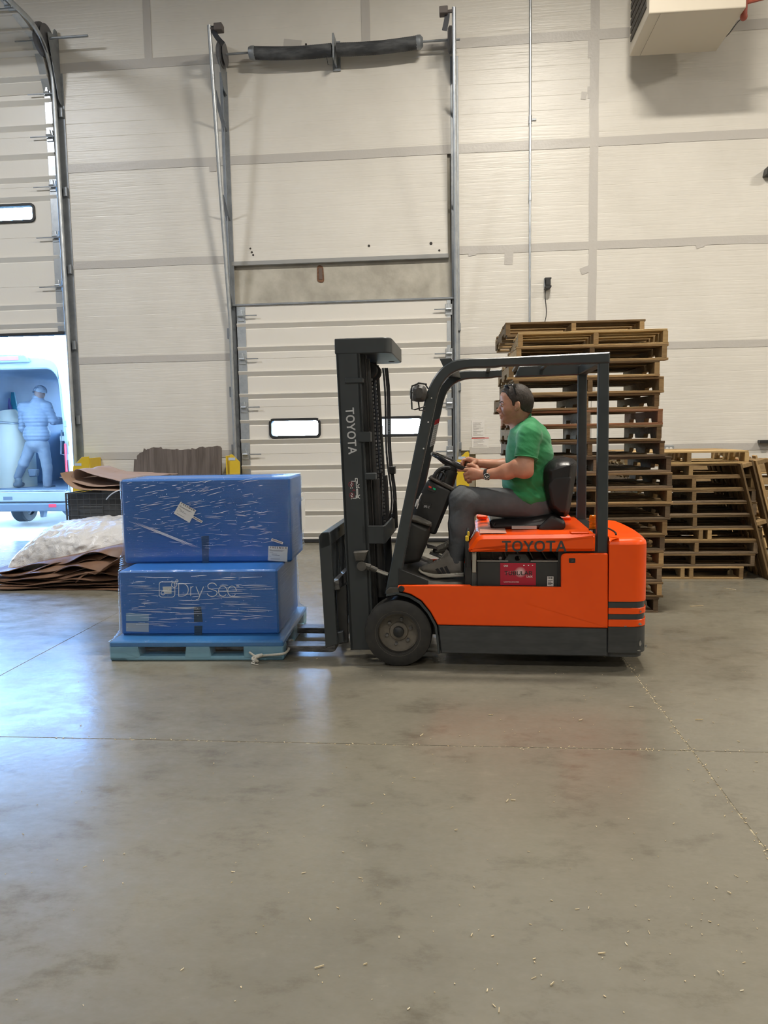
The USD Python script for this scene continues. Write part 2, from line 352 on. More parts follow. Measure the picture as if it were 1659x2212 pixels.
# openings: bay 1 (drive-in) and the dock
BX = wx(165, 1000); DX0, DX1 = wx(513, 800), wx(980, 800); DZ = wz(750, 655)
wall = thing('wall_back', kind='structure', label='concrete wall lined with white taped insulation boards', cat='wall')
bay0, bayz = BX-3.7, 4.98
for k, (x0, x1, z0, z1) in enumerate(((-14, bay0, 0, 8.6), (bay0, BX, bayz, 8.6), (BX, DX0+.02, 0, 8.6), (DX0+.02, DX1-.02, DZ-.03, 8.6), (DX1-.02, 14, 0, 8.6))):
    part(wall, 'concrete_panel', box(x0, x1, CY, CY+.2, z0, z1), conc_m, smooth=False)
def board(x0, x1, z0, z1, seed):
    """One insulation board: embossed score lines every few inches, slightly bowed."""
    zs = [z0]; r = np.random.default_rng(seed); z = z0+.03+.12*r.random()
    while z < z1-.05: zs += [z-.006, z, z+.006]; z += .165+.02*r.random()
    zs.append(z1); zs = np.array(zs); d = np.zeros(len(zs)); d[2:-1:3] = .0018
    nx = max(3, int((x1-x0)/.12)); X = np.linspace(x0, x1, nx)
    P = np.stack(np.broadcast_arrays(X[:, None], WY+d[None], zs[None]), -1).copy()
    P[..., 1] += .004*noise3(P, 1.1, seed); P[1:-1, 1:-1, 2] += .008*noise3(P, .9, seed+3)[1:-1, 1:-1]
    nv = len(zs); i, j = np.meshgrid(np.arange(nx-1), np.arange(nv-1), indexing='ij'); q = np.stack([i*nv+j, (i+1)*nv+j, (i+1)*nv+j+1, i*nv+j+1], -1).reshape(-1, 4)
    m = TM(P.reshape(-1, 3), quads(q)); back = box(x0, x1, WY+.012, CY, z0, z1)
    return [m, back]
TZ = [0, wz(1450, 967), wz(1283, 750), wz(1283, 530), wz(1283, 307), wz(1283, 75), 8.6]
TX = [wx(318, 60), wx(790, 60), wx(1283, 300)]
sd = 10
boardbot = wz(750, 558)
for r in range(6):
    z0, z1 = TZ[r], TZ[r+1]
    cols = [(-14, bay0-.4), (BX+.06, DX0-.06), (DX1+.06, TX[2]), (TX[2], 6.1), (6.1, 14)]
    if r == 3: cols.append((DX0-.02, DX1-.06))
    if r == 4: cols = [(-14, bay0-.4), (bay0-.4, BX+.06), (BX+.06, DX0-.05), (DX0-.05, DX1+.05), (DX1+.05, TX[2]), (TX[2], 6.1), (6.1, 14)]
    if r == 5: cols = [(-14, -7.6), (-7.6, TX[0]), (TX[0], TX[1]), (TX[1], TX[2]), (TX[2], 6.1), (6.1, 14)]
    for (x0, x1) in cols:
        sd += 1
        zb = z0 if not (r == 3 and abs(x0-DX0+.02) < 1e-6) else boardbot
        if r == 0 and x0 > DX1-.1 and x0 < DX1+.2: # notch beside the yellow guard
            part(wall, 'insulation_board', board(x0+.22, x1, z0+.0, z1, sd), board_m); continue
        part(wall, 'insulation_board', board(x0+.003, x1-.003, zb+.003, z1-.003, sd), board_m)
def tape(p, q, w=.098, seed=0):
    """A strip of facer tape stuck along a seam, a little wavy."""
    p, q = np.asarray(p, float), np.asarray(q, float); L = np.linalg.norm(q-p); t = (q-p)/L; s = V(-t[1], t[0]); n = max(3, int(L/.07))
    def fn(u, v):
        c = p[None, None]+(u*L)[..., None]*t; o = (v-.5)*w
        o = o+.016*noise3(np.stack([u*L*1.3, 0*u+round(seed*.37, 2), 0*u], -1), 1.0, seed)+.004*noise3(np.stack([u*L*9, v*3, 0*u], -1), 1., seed)
        P = c+o[..., None]*s; y = WY-.0045-.004*np.abs(noise3(np.stack([u*L*2, v*2, 0*u], -1), 2., seed+5)); return np.stack([P[..., 0], y, P[..., 1]], -1)
    m = grid(fn, n, 5); 
    if m.face_normals[0][1] > 0: m.invert()
    return m
tp = 0
for (p, q, w) in [((BX+.05, TZ[1]), (DX0-.1, TZ[1]+.01), .1), ((DX1+.2, TZ[1]), (14, TZ[1]), .09), ((BX+.05, TZ[2]), (DX0-.08, TZ[2]), .09), ((DX1+.06, TZ[2]), (14, TZ[2]), .09),
                  ((BX, TZ[3]), (DX0-.06, TZ[3]), .1), ((DX1+.06, TZ[3]), (14, TZ[3]), .1), ((BX-4, TZ[4]), (14, TZ[4]), .11), ((-14, TZ[5]), (14, TZ[5]), .12),
                  ((TX[2], TZ[2]-.55), (TX[2], TZ[3]), .1), ((TX[2], TZ[3]), (TX[2], TZ[4]), .105), ((TX[2], TZ[4]), (TX[2], TZ[5]), .11), ((TX[2], TZ[5]), (TX[2], 8.6), .11), ((TX[0], TZ[5]), (TX[0], 8.6), .1), ((TX[1], TZ[5]), (TX[1], 8.6), .11), ((6.1, 0), (6.1, 8.6), .1)]:
    tp += 1; part(wall, 'tape_strip', tape(p, q, w, tp), tape_m)
for (px, py, w, h, a) in [(1261, 207, 10, 14, -.1), (1277, 200, 14, 22, 0), (1275, 98, 9, 45, 0), (1266, 583, 22, 13, .35), (1099, 558, 17, 26, -.05), (1557, 66, 15, 34, -.08), (632, 95, 36, 16, -.15), (460, 364, 14, 12, 0), (1512, 530, 16, 10, .3), (1020, 545, 16, 14, .1), (178, 572, 24, 9, 0), (210, 1035, 12, 10, .4)]:
    c = at(px, py, WY); s = 1/158.; tp += 1; d = V(math.cos(a), math.sin(a))*w*s/2
    part(wall, 'tape_patch', tape((c[0]-d[0], c[2]-d[1]), (c[0]+d[0], c[2]+d[1]), h*s, tp), tape_m)
dark_m = mat('dark_hole', (.05, .045, .04), .9); rust_m = mat('rusty_steel', (.10, .045, .025), .8, rgb2=(.2, .1, .05), scale=40)
for (px, py, r) in [(541, 537, .012), (544, 545, .014), (547, 551, .014), (797, 531, .016), (931, 526, .02), (949, 541, .014), (661, 96, .014), (1149, 255, .0)]:
    if r: c = at(px, py, WY); part(wall, 'screw_hole', cyl((c[0], WY-.004, c[2]), (c[0], WY+.004, c[2]), r, 10), dark_m)
c = at(692, 591, CY)
part(wall, 'lifting_pocket', prism(rounded([(c[0]-.045, c[2]-.11), (c[0]+.05, c[2]-.12), (c[0]+.04, c[2]+.1), (c[0]-.04, c[2]+.11)], .04)[::-1], CY-.006, CY+.01), rust_m, label='rusty lifting pocket')
part(wall, 'lifting_plate', box(c[0]-.02, c[0]+.028, CY-.012, CY, c[2]-.08, c[2]+.07, .004), mat('lift_plate', (.13, .09, .07), .7))
# the rest of the hall, which only the light sees
wallp = mat('painted_wall', (.62, .6, .56), .7)
single('wall_left', box(-14.2, -14, -14, WY+.2, 0, 8.6), wallp, 'plain pale side wall left of the bay', 'wall', kind='structure', smooth=False)
single('wall_right', box(14, 14.2, -14, WY+.2, 0, 8.6), wallp, 'plain pale side wall far right', 'wall', kind='structure', smooth=False)
single('wall_front', box(-14.2, 14.2, -14.2, -14, 0, 8.6), wallp, 'plain pale wall behind the viewer', 'wall', kind='structure', smooth=False)
single('ceiling', box(-14.2, 14.2, -14.2, CY+.2, 8.6, 8.8), mat('roof_deck', (.5, .49, .47), .7), 'flat pale roof deck above the hall', 'ceiling', kind='structure', smooth=False)
lamp_m = mat('lamp_housing', (.8, .8, .8), .5)
for k, (x, y) in enumerate(LAMPS):
    t = thing('high_bay_lamp', 'white linear high bay lamp hanging under the roof deck', 'lamp', (x, y, LAMPZ), group='high bay lamps under the roof')
    part(t, 'housing', box(-.62, .62, -.2, .2, .012, .09, .01), lamp_m)
    for sx in (-.5, .5): part(t, 'cable', cyl((sx, 0, .09), (sx, 0, 8.6-LAMPZ), .006, 6), lamp_m)
    rl = UsdLux.RectLight.Define(stage, t+'/lamp_light'); rl.CreateWidthAttr(1.2); rl.CreateHeightAttr(.36); rl.CreateIntensityAttr(LAMP*(1.5 if y > 0 else .62)*(.72 if x < 0 else 1.1)); rl.CreateColorAttr(Gf.Vec3f(.95, .97, 1.0) if x < 0 else Gf.Vec3f(1, .93, .82))

# ------------------------------------------------------------------ sectional doors and tracks
door_m = mat('door_white', (.70, .67, .61), .38, bump=.05, bscale=50); galv = mat('galvanised', (.55, .58, .6), .38, .8, rgb2=(.42, .45, .48), scale=9, rvar=.1)
galv_d = mat('dull_galvanised', (.32, .34, .36), .5, .6, rgb2=(.25, .27, .29), scale=8); rubber = mat('black_rubber', (.018, .018, .019), .6); black_m = mat('black_frame', (.02, .021, .022), .45)
def pane_mat(name):
    if name not in _mats:
        _mats[name] = usdkit.material(stage, '/World/Looks/'+name, {'t': ('transparent_bsdf', {'color': (.96, .97, .97)}), 'g': ('glossy_bsdf', {'roughness': .03}), 'f': ('fresnel', {'IOR': 1.35}), 'm': ('mix_closure', {})}, [('f.fac', 'm.fac'), ('t.BSDF', 'm.closure1'), ('g.BSDF', 'm.closure2')], surface='m.closure')
    return _mats[name]
pane_m = pane_mat('window_glass')
def profile(h, ribs, D=.045):
    """Side outline of a door section: the inside face with its beads (ledge up, slope down), y towards the hall negative."""
    pts = [(D, 0), (D, h), (.002, h), (.002, h-.004)]; 
    for z in sorted(ribs, reverse=True): pts += [(.002, z), (-.026, z-.004), (-.026, z-.012), (.008, z-.072), (.002, z-.082)]
    pts += [(.002, .004), (.006, 0)]; return np.array(pts)
def section(x0, x1, h, ribs, holes=()):
    """Door section along x, with window cut-outs (x0, x1, z0, z1)."""
    if not holes: return [prism(profile(h, ribs)[:, [0, 1]], x0, x1, 'x')]
    out = []; xs = [x0]
    for a in holes: xs += [a[0], a[1]]
    xs.append(x1)
    for k in range(0, len(xs), 2): out.append(prism(profile(h, ribs), xs[k], xs[k+1], 'x'))
    for (a, b, c, d) in holes:
        P = profile(h, ribs); lowr = [r for r in ribs if r < c]; hir = [r for r in ribs if r >= d+.1]
        out.append(prism(profile(c, lowr), a, b, 'x')); up = prism(profile(h-d, [r-d for r in hir]), a, b, 'x'); up.apply_translation((0, 0, d)); out.append(up)
    return out
def window(parent, x0, x1, z0, z1, y):
    o = rrect(x0-.028, x1+.028, z0-.028, z1+.028, .06); i = rrect(x0+.004, x1-.004, z0+.004, z1-.004, .04)
    w = part(parent, 'window_frame', prism(o, y-.02, y+.06, 'y', .004, [i]), black_m, label='black rounded window frame')
    part(w, 'pane', box(x0, x1, y+.018, y+.024, z0, z1), pane_m, smooth=False)
    part(w, 'inner_pane', box(x0, x1, y+.036, y+.042, z0, z1), pane_m, smooth=False)
def hinge(x, z, s, y=-.02):
    """Roller hinge on the end stile with its stem: s is the way to the track."""
    m = [box(x-.045, x+.045, y-.012, y, z-.07, z+.07, .004), prism([(x-.03, z-.02), (x+.03, z-.02), (x+.012, z+.075), (x-.012, z+.075)], y-.03, y-.008, 'y', .003), cyl((x-.035, y-.035, z), (x+.035, y-.035, z), .014, 8)]
    return m
D2 = thing('door_2', kind='structure', label='closed white sectional dock door with two small windows', cat='door')
DY = CY-.10                                      # hall face of the dock door
seams = [0] + [wz(747, y) for y in (1078, 978, 876, 771)] + [DZ]
seams = [0, seams[1], seams[2], seams[3], seams[4], DZ]
gx0, gx1 = wx(540, 900), wx(967, 900)
ribpx = {0: (1148, 1101), 1: (1050, 1002), 2: (945, 903), 3: (846, 797), 4: (744, 693)}
wins = [(wx(588, 925), wx(690, 925)), (wx(818, 925), wx(911, 925))]
wz0, wz1 = wz(640, 942), wz(640, 908)
for k in range(5):
    z0, z1 = seams[k], seams[k+1]; ribs = [wz(747, y)-z0 for y in ribpx[k]]; ribs = [r for r in ribs if .1 < r < z1-z0-.01]
    holes = [(a, b, wz0-z0, wz1-z0) for a, b in wins] if k == 2 else ()
    ms = section(DX0+.03, DX1-.03, z1-z0, ribs, holes)
    for m in ms: m.apply_translation((0, DY, z0))
    s = part(D2, 'door_section', ms, door_m, smooth=20)
    if holes:
        for a, b in wins: window(s, a, b, wz0, wz1, DY)
    for sx, x0, x1 in ((-1, DX0+.03, gx0), (1, gx1, DX1-.03)):
        part(s, 'end_stile', box(x0, x1, DY-.006, DY+.001, z0+.01, z1-.01, .002), galv)
        hx = (x0+x1)/2+sx*-.0; zz = z1-.06
        if k < 5:
            part(s, 'hinge', [place(m, np.eye(4)) for m in hinge(hx, z1 if k < 4 else z1-.13, sx, DY-.006)], galv)
            zz = z1 if k < 4 else z1-.13
            part(s, 'roller_stem', cyl((x1-.0 if sx < 0 else x0, DY-.041, zz), ((x1+.16) if sx < 0 else x0-.16, DY-.041, zz), .008, 6), galv_d)
for x0, x1 in ((DX0-.06, DX0+.05), (DX1-.05, DX1+.06)): part(D2, 'jamb_seal', box(x0, x1, DY+.046, CY+.01, 0, DZ+.02), rubber)  # seals added behind the door edges to stop daylight leaking in
part(D2, 'bottom_seal', box(DX0+.02, DX1-.02, DY-.03, DY+.05, 0, .05, .01), rubber, label='black rubber bottom seal')
part(D2, 'header_strip', box(DX0-.02, DX1+.02, DY-.02, CY+.02, DZ, DZ+.025, .004), galv_d)
part(D2, 'board_edge_trim', box(DX0-.03, DX1-.05, WY-.012, WY+.02, boardbot-.045, boardbot+.012, .006), mat('edge_shadow_grey', (.30, .30, .29), .6), label='grey strip drawing the shadow line under the cut insulation')  # strip coloured as the shadow line along the boards' bottom edge

def track(name, label, x, s, ytop, ztop, zlow, ybase, strap=None, drum=None):
    """Dock door track: a rail on the wall up to zlow, tilted away from the wall to (ytop, ztop), with back angle, stays, drum plate and bumper strap. s: side of the opening (+1: door lies at -x)."""
    t = thing(name, label, 'door track')
    P = [(x, ybase, .02), (x, ybase, zlow), (x, (ybase+ytop)/2-.02, (zlow+ztop)/2), (x, ytop, ztop)]
    pr = [(.026*math.cos(a)*1.0, .03*math.sin(a)) for a in np.linspace(-2.6, 2.6, 12)] + [(.020*math.cos(a), .024*math.sin(a)) for a in np.linspace(2.6, -2.6, 12)]
    part(t, 'rail', tube(P, 1, prof=pr), galv)
    xa = x-s*.085 if s < 0 else x-.03
    part(t, 'wall_angle', [box(x-.05, x+.05, CY-.06, CY-.052, .02, ztop-.3, .002), box(x-s*.0-.004, x+.004, ybase+.03, CY-.052, .02, ztop-.3)], galv_d)
    for k, z in enumerate(np.linspace(zlow+.35, ztop-.75, 3)):
        f = (z-zlow)/(ztop-zlow); y = ybase+(ytop-ybase)*f
        part(t, 'stay', bar((x, y+.02, z+.05), (x, CY-.05, z-.1-.25*f), .006, .05, up=(1, 0, 0)), galv_d)
    for z in np.linspace(.5, zlow-.1, 4): part(t, 'bracket', box(x+s*.02, x+s*.06, CY-.09, CY-.05, z-.05, z+.05, .004), galv_d)
    if strap:
        part(t, 'strap_bracket', [box(x-s*.12-.05, x-s*.12+.05, ytop-.06, ytop+.05, ztop-.08, ztop-.0, .006), cyl((x, ytop, ztop-.04), (x-s*.12, ytop, ztop-.04), .02, 8)], mat('bracket_brown', (.10, .085, .08), .6))
        part(t, 'bumper_strap', tube(spline(strap, 14), 1, prof=[(-.03, -.004), (.03, -.004), (.03, .004), (-.03, .004)]), mat('strap_navy', (.022, .026, .036), .55), label='black rubber bumper strap')
    return t
SY = CY-.25
sl, sr = at(487, 116, SY), at(967, 88, SY)
YT = 9.66; tl, tr = at(452, 55, YT), at(983, 16, YT)
track('door_track', 'tilted steel track left of the closed dock door', DX0-.045, -1, YT, tl[2], DZ-.25, DY-.04, [at(459, 56, YT), at(462, 68, YT), at(470, 82, YT), at(482, 95, YT+.08)])
track('door_track', 'tilted steel track right of the closed dock door', DX1+.035, 1, YT, tr[2], DZ-.25, DY-.04, [at(966, 26, YT), at(965.5, 38, YT), at(963, 52, YT), at(960, 66, YT)])
# torsion spring shaft over the dock door
T = thing('torsion_spring', 'dark torsion spring on a steel shaft above the dock door', 'door spring')
mid = at(722, 107, SY); a0, a1 = at(547, 115, SY), at(905, 92, SY)
z0 = (sl[2]+sr[2])/2
part(T, 'shaft', cyl((sl[0]-.12, SY, z0), (sr[0]+.15, SY, z0), .014, 10), galv_d)
spr_m = mat('spring_cover', (.028, .030, .034), .7, rgb2=(.11, .115, .12), scale=2.2, stretch=(1, 1, 4), contrast=(.42, .66))
for (xa, xb) in ((a0[0], mid[0]-.03), (mid[0]+.03, a1[0])):
    n = 90; x = np.linspace(xa, xb, n); r = .076+.0012*np.cos(np.arange(n)*PI); sag = -.02*np.sin(np.linspace(0, PI, n))+np.abs(x-mid[0])*0
    dz = -.03*(1-np.abs(x-mid[0])/1.2)
    part(T, 'spring', tube(np.stack([x, np.full(n, SY), z0+sag+dz], 1), r, 16), spr_m)
for xx in (a0[0], a1[0]): part(T, 'spring_cone', lathe([(0, -.05), (.07, -.05), (.082, -.02), (.082, .02), (.05, .05), (0, .05)], 12, 'x', (xx, SY, z0-.005)), galv_d)
part(T, 'centre_bracket', [box(mid[0]-.012, mid[0]+.012, SY-.09, WY-.016, z0-.16, z0+.13, .004), box(mid[0]-.05, mid[0]+.05, WY-.018, WY-.006, z0-.2, z0+.16, .003)], galv_d)
part(T, 'tie_wire', tube([(mid[0]-.09, SY-.08, z0-.1), (mid[0]-.07, SY-.09, z0-.24), (mid[0], SY-.085, z0-.25), (mid[0]+.02, SY-.09, z0-.06)], .004, 5), black_m)
for s, xx in ((-1, sl[0]-.02), (1, sr[0]+.03)):
    part(T, 'cable_drum', lathe([(0, -.05), (.12, -.05), (.15, -.03), (.15, .0), (.10, .02), (.14, .04), (0, .05)], 24, 'x', (xx-s*-.02, SY, z0)), mat('drum_grey', (.16, .16, .17), .5, .5))
    part(T, 'end_plate', prism(rounded([(SY-.12, z0+.16), (WY-.01, z0+.2), (WY-.01, z0-.42), (SY+.05, z0-.40), (SY-.12, z0-.12)], .03), xx+s*.03, xx+s*.036, 'x'), galv_d)

# bay 1: open drive-in door, its last sections running back under the roof
D1 = thing('door_1', kind='structure', label='raised white sectional door of the open drive-in bay', cat='door')
d1y = CY-.10; zb = at(70, 719, d1y)[2]; xr = at(140, 700, d1y)[0]-.0; d1x0 = xr-3.75
ribs1 = [697, 656, 602, 552, 500, 436, 380, 330, 268, 213]      # right ends of the beads in the photograph
zr = [at(105, y, d1y)[2] for y in ribs1]
seam1 = [zb, at(60, 620, d1y)[2], at(60, 514, d1y)[2], at(60, 405, d1y)[2], at(60, 297, d1y)[2], at(60, 205, d1y)[2]]
wx1a, wx1b = at(-60, 460, d1y)[0], at(72, 460, d1y)[0]
def d1_section(M, h, ribs, holes=(), z0=0, wz_=None):
    ms = section(d1x0, xr, h, ribs, holes); ms = [place(m, M) for m in ms]; s = part(D1, 'door_section', ms, door_m, smooth=20)
    part(s, 'end_stile', place(box(xr-.1, xr, -.006, .001, .01, h-.01, .002), M), galv)
    part(s, 'hinge', [place(m, M) for m in hinge(xr-.05, h, 1, -.006)], galv)
    part(s, 'roller_stem', place(cyl((xr-.3, -.05, h-.02), (xr+.06, -.05, h-.02), .008, 6), M), galv_d); return s
for k in range(5):
    z0, z1 = seam1[k], seam1[k+1]; rb = [z-z0 for z in zr if z0+.1 < z < z1-.01]
    M = np.eye(4); M[:3, 3] = (0, d1y, z0); hl = ()
    wa, wb = at(60, 476, d1y)[2], at(60, 444, d1y)[2]
    if z0 < wa < z1:
        rb = [r for r in rb if not (wa-z0-.02 < r < wb-z0+.1)]+[wb-z0+.12]; rb = [r for r in rb if r < z1-z0-.01]
        hl = [(wx1a, wx1b, wa-z0, wb-z0)]
    s = d1_section(M, z1-z0, rb, hl)
    if hl: window(s, wx1a, wx1b, wa, wb, d1y)
part(D1, 'bottom_seal', box(d1x0, xr, d1y-.03, d1y+.05, zb-.04, zb, .01), rubber)
RC = .62; zc = seam1[5]+.06; ycen = d1y-RC
def along(s):
    """Point and direction on the door's path, s metres past the top of the upright part."""
    q = RC*PI/2
    if s < 0: return V(0, d1y, zc+s), V(0, 0, 1)
    if s < q: a = s/RC; return V(0, ycen+RC*math.cos(a), zc+RC*math.sin(a)), V(0, -math.sin(a), math.cos(a))
    return V(0, ycen-(s-q), zc+RC), V(0, -1, 0)
s0 = -.06
for k in range(3):
    h = .62; p, _ = along(s0); p2, _ = along(s0+h); t = (p2-p)/np.linalg.norm(p2-p); n = np.cross(V(1, 0, 0), t)
    M = np.eye(4); M[:3, 0] = (1, 0, 0); M[:3, 1] = n; M[:3, 2] = t; M[:3, 3] = p
    if np.linalg.det(M[:3, :3]) < 0: M[:3, 1] *= -1
    d1_section(M, h-.004, [.5, .22]); s0 += h
t = thing('door_track', 'curved steel track at the right of the open bay door', 'door track')
xt = xr+.06; pts = [V(xt, d1y-.05, .02)]+[V(xt, 0, 0)+along(s)[0]-V(0, .05, 0)*(1 if s <= 0 else 0) for s in (-.6,)]
path = [V(xt, d1y-.05, z) for z in (.02, 2.5, zc-.1)]+[V(xt, ycen+(RC-.05)*math.cos(a), zc+(RC-.05)*math.sin(a)) for a in np.linspace(.12, PI/2, 9)]+[V(xt, y, zc+RC-.05) for y in (ycen-.4, ycen-.9, 7.6)]
pr = [(.028*math.cos(a), .034*math.sin(a)) for a in np.linspace(-2.6, 2.6, 12)] + [(.022*math.cos(a), .028*math.sin(a)) for a in np.linspace(2.6, -2.6, 12)]
part(t, 'rail', tube(path, 1, prof=pr), galv)
part(t, 'wall_angle', [box(xt-.01, xt+.085, CY-.06, CY-.052, .02, zc+.2, .002), box(xt-.012, xt-.004, d1y-.02, CY-.052, .02, zc+.3)], galv_d)
part(t, 'horizontal_angle', [bar(path[-3]+V(.02, 0, .06), path[-1]+V(.02, 0, .06), .05, .006), bar(path[-3]+V(.045, 0, .035), path[-1]+V(.045, 0, .035), .006, .05)], galv_d)
part(t, 'curve_plate', prism(rounded([(d1y-.06, zc+.05), (CY-.06, zc-.1), (CY-.06, zc+RC+.1), (CY-.14, zc+RC+.1), (d1y-.16, zc+.35)], .03), xt+.04, xt+.046, 'x'), galv_d)
for z in np.linspace(.7, zc-.3, 6): part(t, 'bracket', box(xt+.02, xt+.07, CY-.1, CY-.05, z-.06, z+.06, .004), galv_d)
cz = at(110, 90, CY-.2)
part(t, 'hanger', bar(path[-1]+V(0, .1, .05), V(xt, 7.7, 8.6), .04, .005), galv_d)
T = thing('door_shaft', 'cable drum and shaft stub above the open bay door', 'door shaft')
part(T, 'cable_drum', lathe([(0, -.06), (.17, -.06), (.2, -.04), (.2, 0), (.12, .02), (.18, .05), (0, .06)], 24, 'x', (xt-.03, CY-.28, cz[2]-.01)), mat('drum_grey', (.16, .16, .17), .5))
part(T, 'shaft', cyl((d1x0, CY-.28, cz[2]), (at(190, 82, CY-.28)[0], CY-.28, cz[2]), .016, 10), galv_d)
part(T, 'end_plate', prism(rounded([(CY-.34, cz[2]+.06), (WY-.01, cz[2]+.12), (WY-.01, cz[2]-.75), (WY-.09, cz[2]-.7)], .03), xt+.05, xt+.056, 'x'), galv_d)
# ------------------------------------------------------------------ forklift
FO = fl(859, 1442); FA = math.radians(-1.35); FU = V(math.cos(FA), math.sin(FA), 0); FV = V(-math.sin(FA), math.cos(FA), 0)
def S(px, py, v=0.):
    """Forklift-frame (u, z) of a sight line on the lengthwise plane v metres in from its left side."""
    d = ray(px, py); t = (v+(FO-CAM)@FV)/(d@FV); P = CAM+t*d-FO; return V(P@FU, P[2])
def SP(pts, v=0.): return np.array([S(x, y, v) for x, y in pts])
def S3(px, py, v=0.): u, z = S(px, py, v); return V(u, v, z)
org = mat('forklift_orange', (.93, .090, .002), .34, rgb2=(.87, .08, .002), scale=3, coat=.12, spec=.35)
chg = mat('forklift_charcoal', (.032, .040, .044), .36, rgb2=(.042, .050, .053), scale=4, rvar=.06)
chd = mat('machine_black', (.014, .015, .016), .42, rgb2=(.024, .024, .024), scale=12, rvar=.1)
skirt_m = mat('skirt_grey', (.036, .040, .042), .5, rgb2=(.055, .058, .06), scale=7, stretch=(1, 1, 4))
dusty = mat('dusty_black', (.045, .043, .038), .75, rgb2=(.10, .092, .078), scale=9)
vinyl = mat('black_vinyl', (.013, .013, .014), .36, bump=.08, bscale=120)
tyre_m = mat('tyre_rubber', (.017, .017, .017), .62, rgb2=(.03, .028, .025), scale=20); rim_m = mat('rim_dusty', (.08, .074, .062), .6, rgb2=(.21, .18, .14), scale=5)
chrome = mat('polished_rod', (.75, .75, .74), .12, 1.0); white_m = mat('white_paint', (.75, .74, .72), .4); silver_p = mat('silver_lettering', (.55, .56, .57), .4)
grey_letter = mat('dark_grey_lettering', (.042, .048, .05), .5); red_m = mat('red_print', (.55, .02, .025), .4); ink_m = mat('black_ink', (.02, .02, .02), .6); paper_m = mat('paper_white', (.74, .73, .70), .6)
steel_w = mat('worn_steel', (.06, .06, .062), .34, .5, rgb2=(.2, .2, .2), scale=12, stretch=(1, 4, 4))
FK = thing('forklift', 'orange and charcoal electric forklift carrying the wrapped blue load', 'forklift', FO, FA)
FW = 1.0
def pp(name, pts, v0, v1, m, b=.006, vt=None, label=None, parent=None, rnd=0., smooth=30, holes=()):
    P = SP(pts, v0 if vt is None else vt)
    if np.any(rnd): P = rounded(P, rnd)
    return part(parent or FK, name, prism(P, v0, v1, 'y', b, [SP(h, v0 if vt is None else vt) for h in holes]), m, label, smooth)
# body
panel = [(858.7, 1264), (1014, 1264), (1019, 1267), (1212, 1269), (1212, 1196.5), (1313.4, 1195.5), (1313.4, 1357), (945.5, 1350), (930, 1322), (911, 1298), (887, 1283.5), (858.7, 1276)]
pr_ = [.03, .002, .002, .002, .03, .01, .004, .004, .01, .01, .01, .02]
sp_ = pp('side_panel', panel, 0, .03, org, .006, rnd=pr_)
P = rounded(SP(panel), pr_); part(FK, 'side_panel', prism(P, FW-.03, FW, 'y', .006), org)
part(sp_, 'panel_bolt', lathe([(0, -.008), (.016, -.008), (.02, 0), (.02, .005)], 12, 'y', (*S3(867, 1272, -.0),)), chd)
pp('panel_handle', [(1229, 1206), (1243, 1206), (1243, 1216), (1229, 1216)], -.003, .004, chd, .001, parent=sp_, rnd=.006)
pp('panel_latch', [(1233, 1209), (1240, 1209), (1238, 1214), (1235, 1214)], -.007, -.001, steel_w, .001, parent=sp_)
for v0, v1 in ((.008, .05), (FW-.05, FW-.008)): P = SP([(945.5, 1350), (1313, 1357), (1313, 1419), (952, 1412)], .008); part(FK, 'skirt', prism(P, v0, v1, 'y', .008), skirt_m)
u0, zb_ = S(950, 1410); u1 = S(1313, 1300)[0]
part(FK, 'chassis', [box(S(960, 1300)[0], u1, .05, FW-.05, .13, S(960, 1258, .37)[1]), box(S(1215, 1)[0], u1, .04, FW-.04, .2, S(1200, 1160)[1]), box(S(862, 1)[0], S(965, 1)[0], .2, FW-.2, .16, S(960, 1256, .37)[1])], chd)
# battery bay: tray, battery, connectors
zt = S(1100, 1213, .06)[1]; ub0, ub1 = S(1030, 1240, .06)[0], S(1208, 1240, .06)[0]; zf = S(1100, 1270, .06)[1]-.04
bat_m = mat('battery_case', (.026, .028, .028), .45, rgb2=(.035, .035, .034), scale=6)
bt = part(FK, 'battery', box(ub0, ub1, .06, FW-.06, zf, zt, .006), bat_m, label='charcoal steel battery case')
pp('lifting_lug', [(1086, 1215), (1099, 1197), (1136, 1197), (1147, 1215)], .062, .072, bat_m, .002, parent=bt, holes=[[(1118+6*math.cos(a), 1206+5.5*math.sin(a)) for a in np.linspace(0, 2*PI, 13)[:-1]]])
part(bt, 'cell_lids', [box(ub0+.02+k*.08, ub0+.085+k*.08, .1, FW-.1, zt, zt+.012, .004) for k in range(6)], chd)
part(bt, 'case_rim', [box(ub0, ub0+.19, .058, .07, zt, zt+.006), box(ub1-.17, ub1, .058, .07, zt, zt+.006)], mat('bare_edge', (.3, .29, .26), .5))
part(bt, 'vent_cap', ball(S3(1081, 1206, .09), .011, 1), mat('cap_grey', (.4, .4, .4), .5))
lv = .058
def lab(parent, name, a, b, v, m, t=.0012, bb=0.):
    (ua, za), (ub, zb2) = S(*a, v), S(*b, v); return part(parent, name, box(min(ua, ub), max(ua, ub), v-t, v+.0005, min(za, zb2), max(za, zb2), bb), m, smooth=False)
